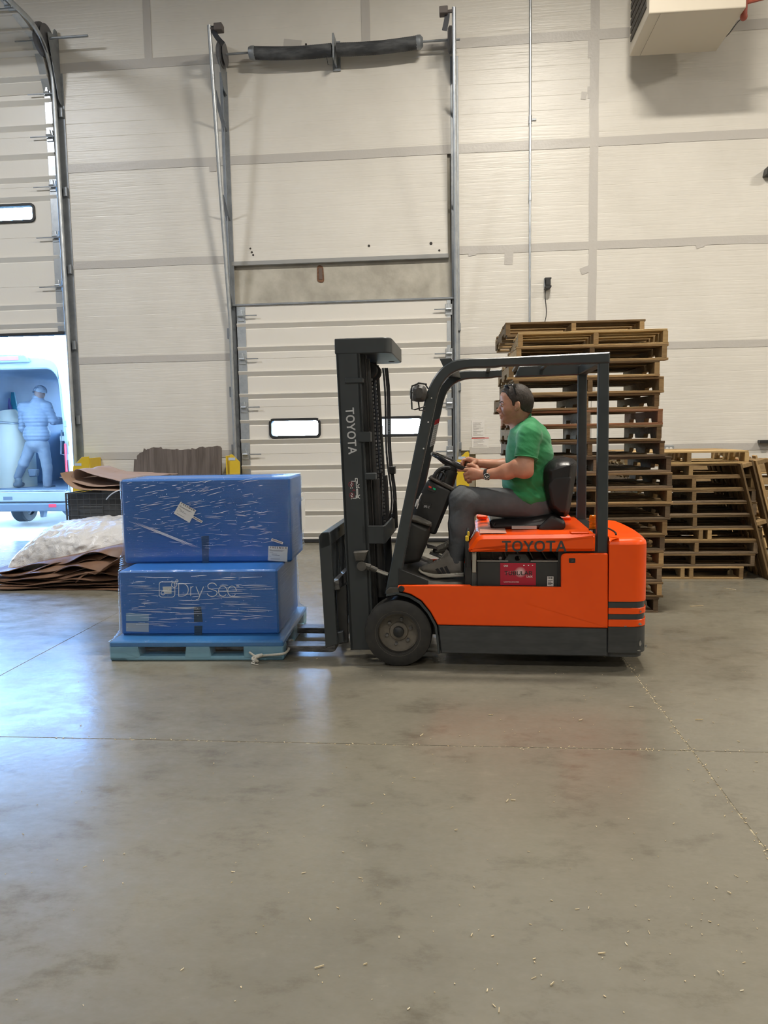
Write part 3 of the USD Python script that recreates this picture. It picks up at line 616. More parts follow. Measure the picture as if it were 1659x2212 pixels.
def glow_label():
    n = {'tc': ('texture_coordinate', {}), 'mp': ('mapping', {'mapping_type': 'point', 'location': tuple(-S3(1124, 1236, lv)), 'scale': (1, 1, 1)}),
         'l': ('vector_math', {'math_type': 'length'}), 'mr': ('map_range', {'from_min': 0, 'from_max': .035, 'to_min': 1, 'to_max': 0, 'clamp': True}), 'm': ('mix', {'color1': (.42, .012, .035), 'color2': (.9, .75, .75)}), 'p': ('principled_bsdf', {'roughness': .4})}
    return usdkit.material(stage, '/World/Looks/battery_label_print', n, [('tc.object', 'mp.vector'), ('mp.vector', 'l.vector1'), ('l.value', 'mr.value'), ('mr.result', 'm.fac'), ('m.color', 'p.base_color')], surface='p.BSDF')
bl = lab(bt, 'battery_label', (1080.5, 1216), (1157.5, 1264.5), lv, glow_label())
def ftext(parent, name, s, a, h, m, v, width=None, bold=True, d=.001, x=(1, 0, 0), y=(0, 0, 1)):
    o = S3(*a, v); part(parent, name, place(text(s, h, bold, d, width), frame_at(o, x, y)), m, smooth=False)
PXM = 1/361.
ftext(bt, 'label_lettering', 'TUBULAR', (1089, 1242), 8.5*PXM, ink_m, lv-.0012, 60*PXM)
ftext(bt, 'label_lettering', 'LMX', (1137, 1247.5), 4*PXM, white_m, lv-.0012, 13*PXM)
ftext(bt, 'label_lettering', 'GNB', (1088, 1224), 3.8*PXM, white_m, lv-.0012, 9*PXM)
ftext(bt, 'label_lettering', 'MAINTENANCE FREE', (1088, 1258), 2*PXM, white_m, lv-.0012, 33*PXM)
o = S3(1117, 1238, lv-.0012)
part(bt, 'label_swoosh', [place(strokes([arc(-.005, -.02, .08, .034, 150, 30, 24)], .0016, .0006), frame_at(o, (1, 0, 0), (0, 0, 1))), place(strokes([arc(.03, .02, .09, .034, 200, 300, 24)], .0012, .0006), frame_at(o, (1, 0, 0), (0, 0, 1)))], mat('swoosh_pink', (.75, .35, .38), .5))
for k, xx in enumerate((1130, 1140, 1149)): lab(bt, 'label_mark', (xx, 1220), (xx+3.4-.5*k, 1222.4), lv-.001, white_m)
sk = lab(bt, 'spec_sticker', (1182, 1245), (1195.5, 1266), lv, paper_m)
ftext(bt, 'sticker_lettering', 'GNB', (1183, 1250.5), 4*PXM, ink_m, lv-.0012, 10.5*PXM)
for k in range(4): lab(bt, 'sticker_line', (1183.5, 1253.5+3*k), (1194-(k % 2)*3, 1254.8+3*k), lv-.001, ink_m, .0008)
pp('bay_post', [(1020, 1193), (1028.5, 1193), (1028.5, 1237), (1020, 1237)], .02, .06, mat('post_beige', (.36, .33, .27), .6), .003)
pp('bay_frame', [(1004, 1180), (1019, 1186), (1019, 1267), (1004, 1263)], .05, FW-.05, chd, .004)
# hood
hood = [(1010.6, 1190), (1029, 1162), (1040, 1157.5), (1287, 1154.5), (1286, 1192), (1012.5, 1193)]
hd = part(FK, 'hood', prism(rounded(SP(hood), [.02, .03, .02, .006, .004, .01]), 0, FW, 'y', .02), org, smooth=22)
zh = S(1150, 1155)[1]
ftext(FK, 'lettering', 'TOYOTA', (1082.5, 1190.5), 22*PXM, grey_letter, -.0004, 137*PXM)
part(hd, 'hood_rail', [box(S(1025, 1)[0], S(1055, 1)[0], FW-.2, FW-.03, zh, zh+.035, .012), box(S(1225, 1)[0], S(1280, 1)[0], FW-.26, FW-.05, zh, zh+.03, .01), box(S(1243, 1)[0], S(1286, 1)[0], .02, .1, zh, zh+.012, .004)], org)
part(hd, 'scuffed_plate', grid(lambda u, v: np.stack([S(1032, 1)[0]+.16*u, .06+.3*v, zh+.0015+0*u], -1), 3, 3), mat('scuffed_orange', (.60, .16, .08), .5, rgb2=(.45, .38, .34), scale=5, stretch=(1, 9, 1), contrast=(.4, .6)))
# counterweight, in layers
def cwplan(ins=0.):
    a, b = S(1316, 1200)[0], S(1407, 1250)[0]
    P = np.array([(a, .0), (b-.02, .0), (b, .2), (b+.012, FW/2), (b, FW-.2), (b-.02, FW), (a, FW)]); P = rounded(P, [.002, .16, .12, .3, .12, .16, .002], 7)
    if ins: P[:, 0] = np.where(P[:, 0] > a+.02, P[:, 0]-ins, P[:, 0]); P[:, 1] = np.clip(P[:, 1], ins, FW-ins)
    return P
zz = [S(1350, y)[1] for y in (1166, 1300, 1314, 1327, 1339, 1354.5, 1356.5, 1421)]
ct = cwplan(); lay = []
cw = part(FK, 'counterweight', [prism(ct, zz[1], zz[0]-.03, 'z'), ], org, smooth=40)
def crown():
    """The rounded top edge of the counterweight."""
    R = [ct]+[inset(ct, d) for d in (.005, .016, .035, .06)]; Z = [zz[0]-.03, zz[0]-.014, zz[0]-.002, zz[0]+.006, zz[0]+.010]; n = len(ct); v = np.vstack([np.column_stack([r, np.full(n, z)]) for r, z in zip(R, Z)])
    i, j = np.meshgrid(np.arange(4), np.arange(n), indexing='ij'); j2 = (j+1) % n; f = quads(np.stack([i*n+j, i*n+j2, (i+1)*n+j2, (i+1)*n+j], -1).reshape(-1, 4))
    t = mapbox_earcut.triangulate_float64(R[-1], np.array([n], np.uint32)).reshape(-1, 3)+4*n; m = TM(v, np.vstack([f, t]))
    if m.face_normals[-1][2] < 0: m.faces[-len(t):] = m.faces[-len(t):, ::-1]
    return m
part(cw, 'rounded_top', crown(), org, smooth=50)
part(cw, 'lower_band', [prism(ct, zz[3], zz[2], 'z', .003), prism(ct, zz[5], zz[4], 'z', .003)], org, smooth=40)
part(cw, 'groove_band', [prism(cwplan(.008), zz[2]-.002, zz[1]+.002, 'z'), prism(cwplan(.008), zz[4]-.002, zz[3]+.002, 'z')], chg, smooth=40)
bs = cwplan(.002); R = [inset(bs, .05), inset(bs, .012), bs, bs]
part(cw, 'bumper_base', [prism(bs, zz[7]+.03, zz[5]-.001, 'z'), prism(inset(bs, .018), zz[7], zz[7]+.03, 'z')], mat('bumper_charcoal', (.032, .036, .038), .4, rgb2=(.05, .052, .053), scale=5, stretch=(1, 1, 5)), smooth=40)
chip_m = mat('chipped_metal', (.4, .38, .33), .5, rgb2=(.15, .14, .13), scale=60)
for k, (cx, cy, w, h) in enumerate([(1383, 1390, 5, 14), (1399, 1400, 3.5, 6), (1380, 1405, 8, 3), (1384, 1321, 4, 5), (1382, 1348, 7, 5), (1350, 1352, 5, 2)]):
    c = S3(cx, cy, .012); r = np.random.default_rng(k); n = 11; a = np.linspace(0, 2*PI, n+1)[:-1]
    Pq = np.stack([c[0]+w*PXM*.5*np.cos(a)*(.6+.7*r.random(n)), c[2]+h*PXM*.5*np.sin(a)*(.6+.7*r.random(n))], 1)
    dv = {0: .012, 1: .045, 2: .008, 3: .008, 4: .008, 5: .0}[k]; part(cw, 'paint_chip', prism(Pq, dv-.0015, dv+.02, 'y'), chip_m)
# seal line and cap on top of the counterweight
arcp = [S3(x, y, v) for x, y, v in ((1290, 1133, .3),)]
ua_, ub_ = S(1300, 1)[0], S(1352, 1)[0]
part(cw, 'rubber_seal', tube(spline([(ua_-.02, FW-.08, zz[0]+.012), (ua_+.05, FW-.1, zz[0]+.012), (ub_-.02, .7, zz[0]+.012), (ub_+.02, .4, zz[0]+.012), (ub_+.01, .13, zz[0]+.012)], 24), .006, 6), rubber)
part(cw, 'rear_deck', box(S(1287, 1)[0], S(1318, 1)[0], .1, FW, zz[0]-.05, zz[0]+.008, .008), org)
# wheels
wc = S(859, 1370); wr = wc[1]
def wheel(v, s):
    """Cushion drive wheel; s: -1 shows its face to the left side."""
    tw = .16; f = lambda p: lathe([(r, s*-1*z if s > 0 else z) for r, z in p], 44, 'y', (wc[0], v, wc[1]))
    w = part(FK, 'wheel', f([(.125, 0), (.150, -.004), (.186, 0), (wr-.004, .012), (wr, .03), (wr, tw-.02), (wr-.012, tw), (.125, tw), (.125, 0)]), tyre_m, label='black rubber drive wheel', smooth=35)
    part(w, 'rim', f([(.146, .0), (.142, -.003), (.136, .0), (.128, .045), (.118, .06), (.06, .068), (.055, .055), (.03, .052), (0, .05)]), rim_m, smooth=35)
    part(w, 'hub_cap', f([(.035, .055), (.032, .03), (.018, .024), (0, .022)]), chd)
    for k in range(6):
        a = k*PI/3+.3; c = (wc[0]+.078*math.cos(a), v+s*0+(.066 if s < 0 else -.066), wc[1]+.078*math.sin(a)); part(w, 'lug_nut', lathe([(0, -.014), (.011, -.014), (.012, 0)], 6, 'y', c), steel_w)
wheel(0.012, -1); wheel(FW-.012, 1)
rwc = S(1270, 1)[0]
part(FK, 'steer_wheel', [lathe([(.06, 0), (.17, .004), (.185, .02), (.185, .1), (.17, .12), (.06, .12)], 28, 'y', (rwc, v, .186)) for v in (.38, .52)], tyre_m)
arch = np.array([(834, 1284), (858, 1279.5), (886, 1286), (909.5, 1300.5), (928.5, 1324), (943.5, 1352), (950.5, 1412)]); arch2 = arch+np.array([(0, 5), (0, 5), (-3, 5), (-4, 4), (-5, 2), (-5, 1), (-4, 1)])
pp('fender', np.vstack([arch, arch2[::-1]]), -.004, .19, chg, .002)
pp('fender_plate', [(834, 1276), (842, 1269), (862, 1270), (862, 1282), (834, 1287)], .0, .06, dusty, .003)
# cab floor and step
pp('floor_plate', [(861, 1221), (872, 1221), (932, 1249), (1003, 1249), (1003, 1262), (861, 1262)], .035, FW-.035, dusty, .006, vt=.37)
pp('kick_panel', [(861, 1228), (925, 1254), (925, 1262), (861, 1262)], .012, .03, chd, .002)
pp('front_cowl', [(868, 1150), (884, 1124), (905, 1126), (928, 1138), (929, 1150), (912, 1200), (905, 1215), (864, 1222)], .22, .78, mat('cowl_black', (.016, .016, .016), .5, rgb2=(.03, .03, .028), scale=8), .03, smooth=45)
pp('cowl_cap', [(881, 1124), (886, 1117), (900, 1119), (930, 1133), (931, 1139), (905, 1131)], .2, .8, dusty, .012)
pp('pedal', [(905, 1203), (934, 1215), (932, 1219), (903, 1208)], .36, .46, steel_w, .003); pp('pedal', [(930, 1192), (958, 1204), (955, 1208), (927, 1197)], .52, .62, steel_w, .003)
pp('pedal_arm', [(921, 1175), (940, 1180), (944, 1187), (923, 1184)], .55, .6, steel_w, .003)
# steering column, console and wheel
CVv = .34
con = pp('console', [(908, 1066), (925, 1034), (979, 1060), (968, 1092), (941, 1156), (930, 1154), (890, 1118), (893, 1098)], CVv, CVv+.3, chd, .02, rnd=[.03, .03, .03, .02, .03, .02, .02, .02], smooth=45)
pp('console_lid', [(924, 1033), (931, 1030), (980, 1056), (979, 1062)], CVv-.006, CVv+.306, mat('console_lid', (.06, .052, .044), .6), .006, parent=con)
dsp = pp('display', [(928, 1043), (944.5, 1051), (939, 1065), (922.5, 1058)], CVv-.004, CVv+.01, mat('display_face', (.03, .03, .03), .3), .002, parent=con, rnd=.008)
pp('red_lamp', [(926.5, 1049), (932.5, 1051.5), (931.5, 1055), (925.5, 1052.5)], CVv-.006, CVv, emit('red_led', (.6, .06, .04), .5), .0, parent=con)
pp('green_lamp', [(936, 1053), (941.5, 1055.5), (940.5, 1059), (935, 1056.5)], CVv-.006, CVv, emit('green_led', (.02, .4, .15), .5), .0, parent=con)
pp('name_badge', [(913, 1084), (932, 1088), (931, 1098), (912, 1093)], CVv-.003, CVv+.01, mat('badge_black', (.02, .02, .02), .3), .002, parent=con, rnd=.006)
ftext(con, 'badge_lettering', '5FB-E', (915, 1096), 6*PXM*.9, silver_p, CVv-.0035, 14*PXM*.93, x=(1, 0, -.18), y=(.18, 0, 1))
wheelc = S3(979, 1000, .5); wa = math.radians(24); ax_ = V(math.sin(wa)*-0+.42, 0, .9); ax_ /= np.linalg.norm(ax_)
e1 = V(ax_[2], 0, -ax_[0]); e2 = V(0, 1, 0); Rw = .148
sw = part(FK, 'steering_wheel', tube([wheelc+Rw*(math.cos(a)*e1+math.sin(a)*e2) for a in np.linspace(0, 2*PI, 41)], .0145, 10, cap=False), mat('wheel_gloss_black', (.012, .012, .013), .22), smooth=40)
for a in (PI/2, PI*7/6, PI*11/6): part(sw, 'spoke', tube([wheelc-ax_*.03, wheelc-ax_*.02+.5*Rw*(math.cos(a)*e1+math.sin(a)*e2), wheelc+Rw*(math.cos(a)*e1+math.sin(a)*e2)], .010, 8), chd)
part(sw, 'hub', tube([wheelc-ax_*.06, wheelc-ax_*.01, wheelc], [.05, .045, .03], 16), chd)
ks = wheelc+Rw*(math.cos(PI*1.5)*e1+math.sin(PI*1.5)*e2)
kn = wheelc+Rw*(math.cos(.95)*e1+math.sin(.95)*e2)
part(sw, 'knob', tube([kn+ax_*.012, kn+ax_*.03, kn+ax_*.06, kn+ax_*.075], [.012, .024, .026, .012], 14), mat('knob_brown', (.10, .055, .03), .4))
part(FK, 'steering_column', tube([wheelc-ax_*.05, S3(962, 1040, .5), S3(952, 1062, .5)], [.055, .062, .07], 12), chd)
part(FK, 'column_cable', tube(spline([S3(938, 1040, .42), S3(942, 1022, .42), S3(955, 1012, .44), S3(972, 1012, .46)], 18), .013, 8), rubber)
part(FK, 'hydraulic_lever', tube(spline([S3(951, 1046, .4), S3(957, 1037, .4), S3(962, 1030, .4), S3(960, 1024, .4), S3(952, 1020, .4)], 14), .006, 6), chd)
part(FK, 'hydraulic_lever', tube(spline([S3(944, 1042, .45), S3(948, 1024, .45), S3(958, 1014, .45), S3(968, 1016, .45)], 14), .006, 6), chd)
part(FK, 'wiring', [tube(spline([S3(911, 1066, .33), S3(906, 1075, .32), S3(902, 1092, .32)], 8), .004, 5), tube([S3(902, 1078, .3), S3(897, 1094, .3)], .005, 5), tube([S3(904, 1088, .3), S3(900, 1099, .3)], .004, 5)], white_m)
# belt buckle with yellow tag at the hood's front edge
part(FK, 'hood_latch', [tube(spline([S3(1012, 1142, .02), S3(1008, 1160, .0), S3(1008, 1185, .0), S3(1011, 1225, .01)], 14), .012, 8)], rubber)
part(FK, 'latch_tag', [cbox(S3(1009, 1163, -.015), (.022, .012, .035), .006), cbox(S3(1012, 1153, -.012), (.014, .01, .03), .004)], mat('tag_yellow', (.75, .5, .03), .45), label='small yellow tag')
# guard: two bent side frames, legs, cross members
outer = [(831, 1284), (860, 1144), (918, 860), (927, 835), (944, 805), (966, 785), (997, 775), (1060, 772.5), (1318, 760)]
inner = [(1318, 784), (1083, 791), (1015, 795), (986, 801.5), (962, 819), (946.5, 849), (942, 868), (897, 1078), (860, 1282)]
OP, IP = SP(outer, .02), SP(inner, .02)
def smooth_path(P, k0, k1):
    mid = spline(P[k0:k1], 14); return np.vstack([P[:k0], mid, P[k1:]])
OPs, IPs = smooth_path(OP, 2, 8), smooth_path(IP, 1, 7)
gf = part(FK, 'guard_frame', prism(np.vstack([OPs, IPs]), .02, .085, 'y', .008), chg, smooth=30)
cut1, cut2 = S(1084, 803, FW-.085)[0], S(1112, 803, FW-.085)[0]
OPf = OPs[OPs[:, 0] < cut1]+V(0, .0); IPf = IPs[IPs[:, 0] < cut1]; zt_, zb2_ = np.interp(cut1, [OP[-2][0], OP[-1][0]], [OP[-2][1], OP[-1][1]]), np.interp(cut1, IP[[1, 0]][:, 0], IP[[1, 0]][:, 1])
part(FK, 'guard_frame', prism(np.vstack([OPf, [(cut1, zt_), (cut1, zb2_)], IPf]), FW-.085, FW-.02, 'y', .008), chg)
part(FK, 'guard_rail', prism([(cut2+.03, OP[-2][1]+.02), OP[-1]+V(0, .02), IP[0], (cut2, IP[0][1]-.005)], FW-.085, FW-.02, 'y', .006), chg)
part(FK, 'roof_bar', prism(SP([(949, 774), (975, 772), (990, 795), (957, 791)], .02), .03, FW-.03, 'y', .004), chg)
for k, x in enumerate((1060, 1128, 1200)):
    u = S(x, 770)[0]; z = np.interp(u, [OP[-2][0], OP[-1][0]], [OP[-2][1], OP[-1][1]]); part(FK, 'roof_bar', box(u-.012, u+.012, .05, FW-.05, z-.02, z-.004, .003), chg)
ur = OP[-1][0]; part(FK, 'roof_bar', box(ur-.06, ur, .03, FW-.03, IP[0][1], OP[-1][1], .006), chg)
leg = SP([(1293.5, 781), (1316.5, 781), (1313, 1196), (1289, 1196)], .03)
part(FK, 'guard_leg', prism(leg, .03, .085, 'y', .006), chg); part(FK, 'guard_leg', prism(leg, FW-.085, FW-.03, 'y', .006), chg)
P = SP([(940, 908), (950, 903.5), (939, 960), (928, 966)], FW-.086)
st = part(FK, 'warning_sticker', prism(P, FW-.0875, FW-.085, 'y'), paper_m, label='white warning sticker with red head'); P2 = np.array([P[0], P[1], P[1]+.18*(P[2]-P[1]), P[0]+.18*(P[3]-P[0])]); part(st, 'red_head', prism(P2, FW-.0885, FW-.0874, 'y'), red_m)
for k in np.linspace(.26, .94, 9):
    a, b = P[0]+(P[3]-P[0])*k, P[1]+(P[2]-P[1])*k
    part(st, 'sticker_line', bar(V(a[0]+.15*(b-a)[0], FW-.0878, a[1]+.15*(b-a)[1]), V(a[0]+.8*(b-a)[0], FW-.0878, a[1]+.8*(b-a)[1]), .003, .001, up=(0, 1, 0)), mat('grey_ink', (.25, .25, .25), .6))
for (x, y) in ((932, 860), (925, 912), (915, 969)): part(gf, 'bolt', ball(S3(x, y, .018), .005, 1), white_m)
# head lamp in its cage
hl = S3(906, 850, -.03)
H = part(FK, 'head_lamp', prism(rounded(SP([(892, 838), (903, 831), (919, 833), (923, 850), (917, 868), (897, 868), (893, 862)], -.03), .02), -.09, .03, 'y', .02), mat('lamp_shell', (.03, .03, .03), .5, rgb2=(.07, .065, .06), scale=14), smooth=40)
part(H, 'lens', lathe([(0, -.02), (.03, -.016), (.045, 0), (.045, .01)], 20, 'x', (S(892, 850, -.03)[0], -.03, hl[2])), mat('lens_grey', (.35, .36, .36), .15))
cg = lambda pts: tube([S3(x, y, v) for x, y, v in pts], .0045, 6)
part(H, 'cage', [cg([(922, 830, -.1), (905, 828, -.1), (890, 834, -.1), (888, 846, -.1), (890, 884, -.1), (896, 885, -.1), (919, 878, -.08)]), cg([(925, 840, .03), (918, 829, .03), (904, 827, .03), (893, 836, .03), (892, 858, .03)]), cg([(904, 868, -.04), (906, 886, -.04), (918, 887, -.02)]), cg([(890, 848, -.1), (893, 848, .03)]), cg([(905, 828, -.1), (904, 827, .03)])], chd)
part(H, 'mount', bar(S3(915, 850, -.02), S3(922, 858, .04), .03, .02), chd)
# seat
seat_c = rounded(SP([(1057, 1126), (1062, 1124), (1130, 1121), (1180, 1112), (1205, 1112), (1220, 1124), (1222, 1135), (1214, 1151), (1150, 1151), (1066, 1149), (1060, 1142)], .3), .02)
se = part(FK, 'seat', prism(seat_c, .28, .74, 'y', .035), vinyl, label='black vinyl operator seat', smooth=60)
bk = rounded(SP([(1186, 1098), (1176, 1050), (1174, 1018), (1184, 1000), (1205, 990), (1232, 988), (1247, 996), (1246, 1016), (1230, 1108), (1222, 1118), (1204, 1114)], .3), .03)
part(se, 'backrest', prism(bk, .26, .76, 'y', .045), vinyl, smooth=60)
part(se, 'back_panel', prism(inset(rounded(SP([(1192, 1090), (1184, 1050), (1196, 1030), (1234, 1028), (1223, 1105), (1210, 1108)], .27), .02)[::-1], 0), .252, .3, 'y', .012), mat('seat_cloth', (.02, .02, .021), .75), smooth=50)
part(se, 'hip_guard', prism(rounded(SP([(1162, 1140), (1192, 1112), (1220, 1126), (1222, 1138), (1208, 1152), (1172, 1153)], .27), .02), .245, .30, 'y', .014), mat('guard_plastic', (.014, .014, .014), .5), smooth=45)
part(se, 'slide_rail', box(S(1105, 1, .3)[0], S(1162, 1, .3)[0], .27, .31, zh, zh+.02), mat('rail_grey', (.45, .42, .38), .5))
part(se, 'seat_base', box(S(1070, 1, .3)[0], S(1212, 1, .3)[0], .3, .72, zh, zh+.03, .008), chd)
# beacon
bc = S3(1280.5, 1125, .2); ambm = usdkit.material(stage, '/World/Looks/amber_lens', {'p': ('principled_bsdf', {'base_color': (.9, .32, .02), 'roughness': .12, 'transmission_weight': .55, 'ior': 1.3})}, [], surface='p.BSDF')
B = part(FK, 'beacon', lathe([(0, 0), (.024, 0), (.024, .035), (.02, .038), (0, .038)], 20, 'z', (bc[0], .2, zz[0]+.005)), chd, label='amber warning beacon'); prf = [(0, .036), (.022, .038)]
for k in range(9): prf += [(.0225, .04+k*.0085), (.0205, .044+k*.0085)]
part(B, 'amber_lens', lathe(prf+[(.02, .116), (.014, .121), (0, .122)], 24, 'z', (bc[0], .2, zz[0]+.005)), ambm)
part(B, 'beacon_sticker', box(bc[0]-.022, bc[0]-.004, .174, .177, zz[0]+.009, zz[0]+.034), white_m)
# mast
mv0, mv1 = .13, .87
mastm = mat('mast_charcoal', (.030, .036, .040), .42, rgb2=(.038, .044, .048), scale=3)
rail = SP([(724, 735), (744, 1120), (757, 1404), (808, 1404), (795, 1100), (783, 900), (775.5, 735)], mv0)
mr = part(FK, 'mast_rail', prism(rail, mv0, mv0+.02, 'y', .004), mastm); part(FK, 'mast_rail', prism(rail, mv1-.02, mv1, 'y', .004), mastm)
def flange(pa, pb, w, d0, d1, n, m=mastm, r=0):
    A, Bq = SP([pa, pb], mv0); 
    for (va, vb) in ((mv0+d0, mv0+d1), (mv1-d1, mv1-d0)): part(FK, n, prism([A, A+V(w, 0), Bq+V(w, 0), Bq], va, vb, 'y', .003), m)
flange((775.5-7, 737), (806-7, 1404), .02, 0, .07, 'mast_flange'); flange((724, 737), (757, 1404), .02, .0, .07, 'mast_flange')
flange((764, 745), (796, 1396), .06, .075, .10, 'inner_rail', chd); flange((740, 745), (772, 1396), .012, .075, .13, 'inner_flange', chd); flange((781, 745), (811, 1396), .012, .075, .13, 'inner_flange', chd)
zt0, zt1 = S(800, 763, mv0)[1], S(730, 733, mv0)[1]+.004
uA, uB = S(723, 745, mv0)[0], S(845, 745, mv0)[0]
tie = rounded([(uA, mv0-.004), (uB-.03, mv0-.004), (uB, mv0+.04), (uB, mv1-.04), (uB-.03, mv1+.004), (uA, mv1+.004)], [.003, .05, .05, .05, .05, .003])
part(FK, 'mast_tie', prism(tie, zt0, zt1, 'z', .005), mastm)
part(FK, 'tie_hole', cyl((uB-.06, mv1-.16, zt0-.002), (uB-.06, mv1-.16, zt0+.004), .02, 10), dark_m)
ta, tb = S(782, 1150, mv0)[0], S(832, 1150, mv0)[0]; z0_, z1_ = S(812, 1175, mv0)[1], S(812, 1136, mv0)[1]
Uo = [(ta, mv0), (tb, mv0), (tb, mv1), (ta, mv1), (ta, mv1-.014), (tb-.014, mv1-.014), (tb-.014, mv0+.014), (ta, mv0+.014)]
part(FK, 'mast_tie', prism(rounded(Uo, [.003, .02, .02, .003, .003, .01, .01, .003]), z0_, z1_, 'z', .003), mastm)
for (a, b) in (((774, 933), (801, 955)), ((789, 1022), (812, 1036)), ((745, 817), (784, 827))):
    (x0_, z1q), (x1_, z0q) = S(*a, mv0), S(*b, mv0); part(FK, 'rail_bracket', box(x0_, x1_, mv0-.012, mv0+.06, z0q, z1q, .004), mastm)
pa, pb = S3(795, 772, .24), S3(820, 1180, .24)
for v in (.27, .73):
    a, b = S3(791, 775, .24), S3(822, 1290, .24); a[1] = b[1] = v; part(FK, 'lift_cylinder', [tube([a, a+.55*(b-a)], .02, 12), tube([a+.5*(b-a), b], .036, 14)], chd)
a, b = S3(812, 1180, .5), S3(818, 1300, .5); part(FK, 'free_lift_cylinder', tube([a+V(0, 0, .5), a, b], [.05, .05, .052], 18), mat('gloss_black', (.01, .01, .011), .18))
for v in (.4, .6):
    a, b = S3(800, 790, .4), S3(826, 1170, .4); a[1] = b[1] = v; n = 46
    part(FK, 'lift_chain', [cbox(a+(b-a)*(k+.5)/n, (.012, .024 if k % 2 else .016, .014), 0) for k in range(n)], steel_w)
for v in (.4, .6): part(FK, 'chain_sheave', lathe([(.0, -.02), (.05, -.02), (.055, -.012), (.04, 0), (.055, .012), (.05, .02), (0, .02)], 18, 'y', S3(798, 800, .4)*V(1, 0, 1)+V(0, v, 0)), chd)
for dx, v in ((0, .62), (4, .66), (-5, .5)):
    part(FK, 'hose', tube(spline([S3(832+dx, 795, v), S3(838+dx, 900, v), S3(843+dx, 1010, v), S3(850+dx, 1060, v), S3(846+dx, 1120, v)], 26), .0065, 7), rubber)
pp('hose_guide', [(838, 1008), (853, 1008), (853, 1024), (838, 1024)], .6, .68, chd, .003); pp('hose_guide', [(850, 1082), (856, 1080), (859, 1140), (853, 1142)], .62, .66, chd, .002)
# scale plate lettering and pictogram on the mast
o = S3(743.5, 880.5, mv0-.001); dwn = S3(756, 981, mv0-.001)-S3(749, 880.5, mv0-.001); L_ = np.linalg.norm(dwn)
part(FK, 'lettering', place(text('TOYOTA', 17.6/352, True, .001, L_), frame_at(S3(746.5, 880, mv0-.0005), dwn, V(1, 0, .06))), silver_p, smooth=False)
pic = lambda pts: [tuple(V(*S(x, y, mv0))) for x, y in pts]
Pf = lambda x, y: (lambda q: (q[0], q[1]))(S(730+x/23.7, 1020+y/23.7, mv0))
def flat(lines, w, m, nm):
    mm = strokes([[Pf(*q) for q in l] for l in lines], w, .001); M = np.eye(4); M[:3, 1] = (0, 0, 1); M[:3, 2] = (0, -1, 0); M[:3, 3] = (0, mv0-.0005, 0); part(mr, nm, place(mm, M), m, smooth=False)
circ = lambda cx, cy, r: [(cx+r*math.cos(a), cy+r*math.sin(a)) for a in np.linspace(0, 2*PI, 22)]
flat([[(680, 465), (890, 465), (890, 320), (990, 320), (1000, 590)], [(935, 470), (945, 800), (1010, 800)], [(1100, 620), (1020, 680), (1030, 760), (1105, 800)], [(940, 870), (1010, 870), (1020, 1330)], [(950, 870), (965, 1330)], [(740, 1335), (930, 1335), (930, 1190)], [(1125, 1160), (1045, 1220), (1055, 1300), (1130, 1345)], [(680, 520), (735, 630)], [(640, 630), (700, 700), (680, 740)], [(650, 780), (655, 840)], [(735, 775), (740, 830)], [(700, 1060), (760, 1170)], [(660, 1160), (710, 1230), (690, 1280)], [(710, 1220), (780, 1270)], [(690, 1330), (690, 1385)]], .0045, mat('pictogram_white', (.75, .75, .74), .5), 'pictogram')
flat([circ(670, 620, 125), circ(705, 1170, 120), [(590, 530), (760, 710)], [(620, 1080), (790, 1260)], [(750, 960), (880, 960), (815, 870), (750, 960)]], .003, mat('pictogram_red', (.25, .03, .05), .5), 'pictogram')
# tilt cylinder
pp('tilt_bracket', [(763, 1193), (794, 1191), (790, 1200), (786, 1213), (768, 1213)], .07, .14, dusty, .006)
part(FK, 'tilt_cylinder', [tube([S3(780, 1221, .09), S3(800, 1226, .09)], .022, 10), cyl(S3(781, 1223, .06), S3(781, 1223, .12), .03, 14), tube([S3(800, 1226, .09), S3(814, 1232, .09)], .017, 10)], dusty)
part(FK, 'tilt_rod', tube([S3(812, 1231, .09), S3(838, 1241, .09)], .012, 10), chrome)
# carriage, load backrest and forks
cv0, cv1 = .04, .96
post = rounded(SP([(688, 1160), (694, 1151), (711, 1150), (714, 1157), (716, 1200), (729, 1392), (703, 1400), (692, 1220)], cv0), [.01, .01, .005, .005, .004, .004, .004, .004])
for v in (cv0, .36, .60, cv1-.035): part(FK, 'backrest_post', prism(post if v in (cv0, cv1-.035) else inset(post[::-1] if area2(post) < 0 else post, .012), v, v+.035, 'y', .004), mastm)
part(FK, 'backrest_bar', prism(rounded(SP([(688, 1160), (694, 1151), (711, 1150), (714, 1178), (692, 1188)], cv0), .006), cv0, cv1, 'y', .004), mastm)
part(FK, 'carriage_bar', prism(SP([(717, 1256), (733, 1250), (735, 1272), (719, 1275)], .1), .08, .92, 'y', .004), steel_w); part(FK, 'carriage_bar', prism(SP([(726, 1366), (742, 1362), (744, 1386), (728, 1390)], .1), .08, .92, 'y', .004), mastm)
for v in (.12, .84): part(FK, 'carriage_plate', prism(SP([(725, 1272), (748, 1262), (752, 1388), (732, 1392)], .12), v, v+.03, 'y', .004), chd)
part(FK, 'carriage_roller', [cyl((S(745, 1)[0], v, S(745, 1362, .12)[1]), (S(745, 1)[0], v+.03, S(745, 1362, .12)[1]), .035, 16) for v in (.15, .82)], steel_w)
zk0, zk1 = S(690, 1407, .22)[1], S(690, 1395, .22)[1]
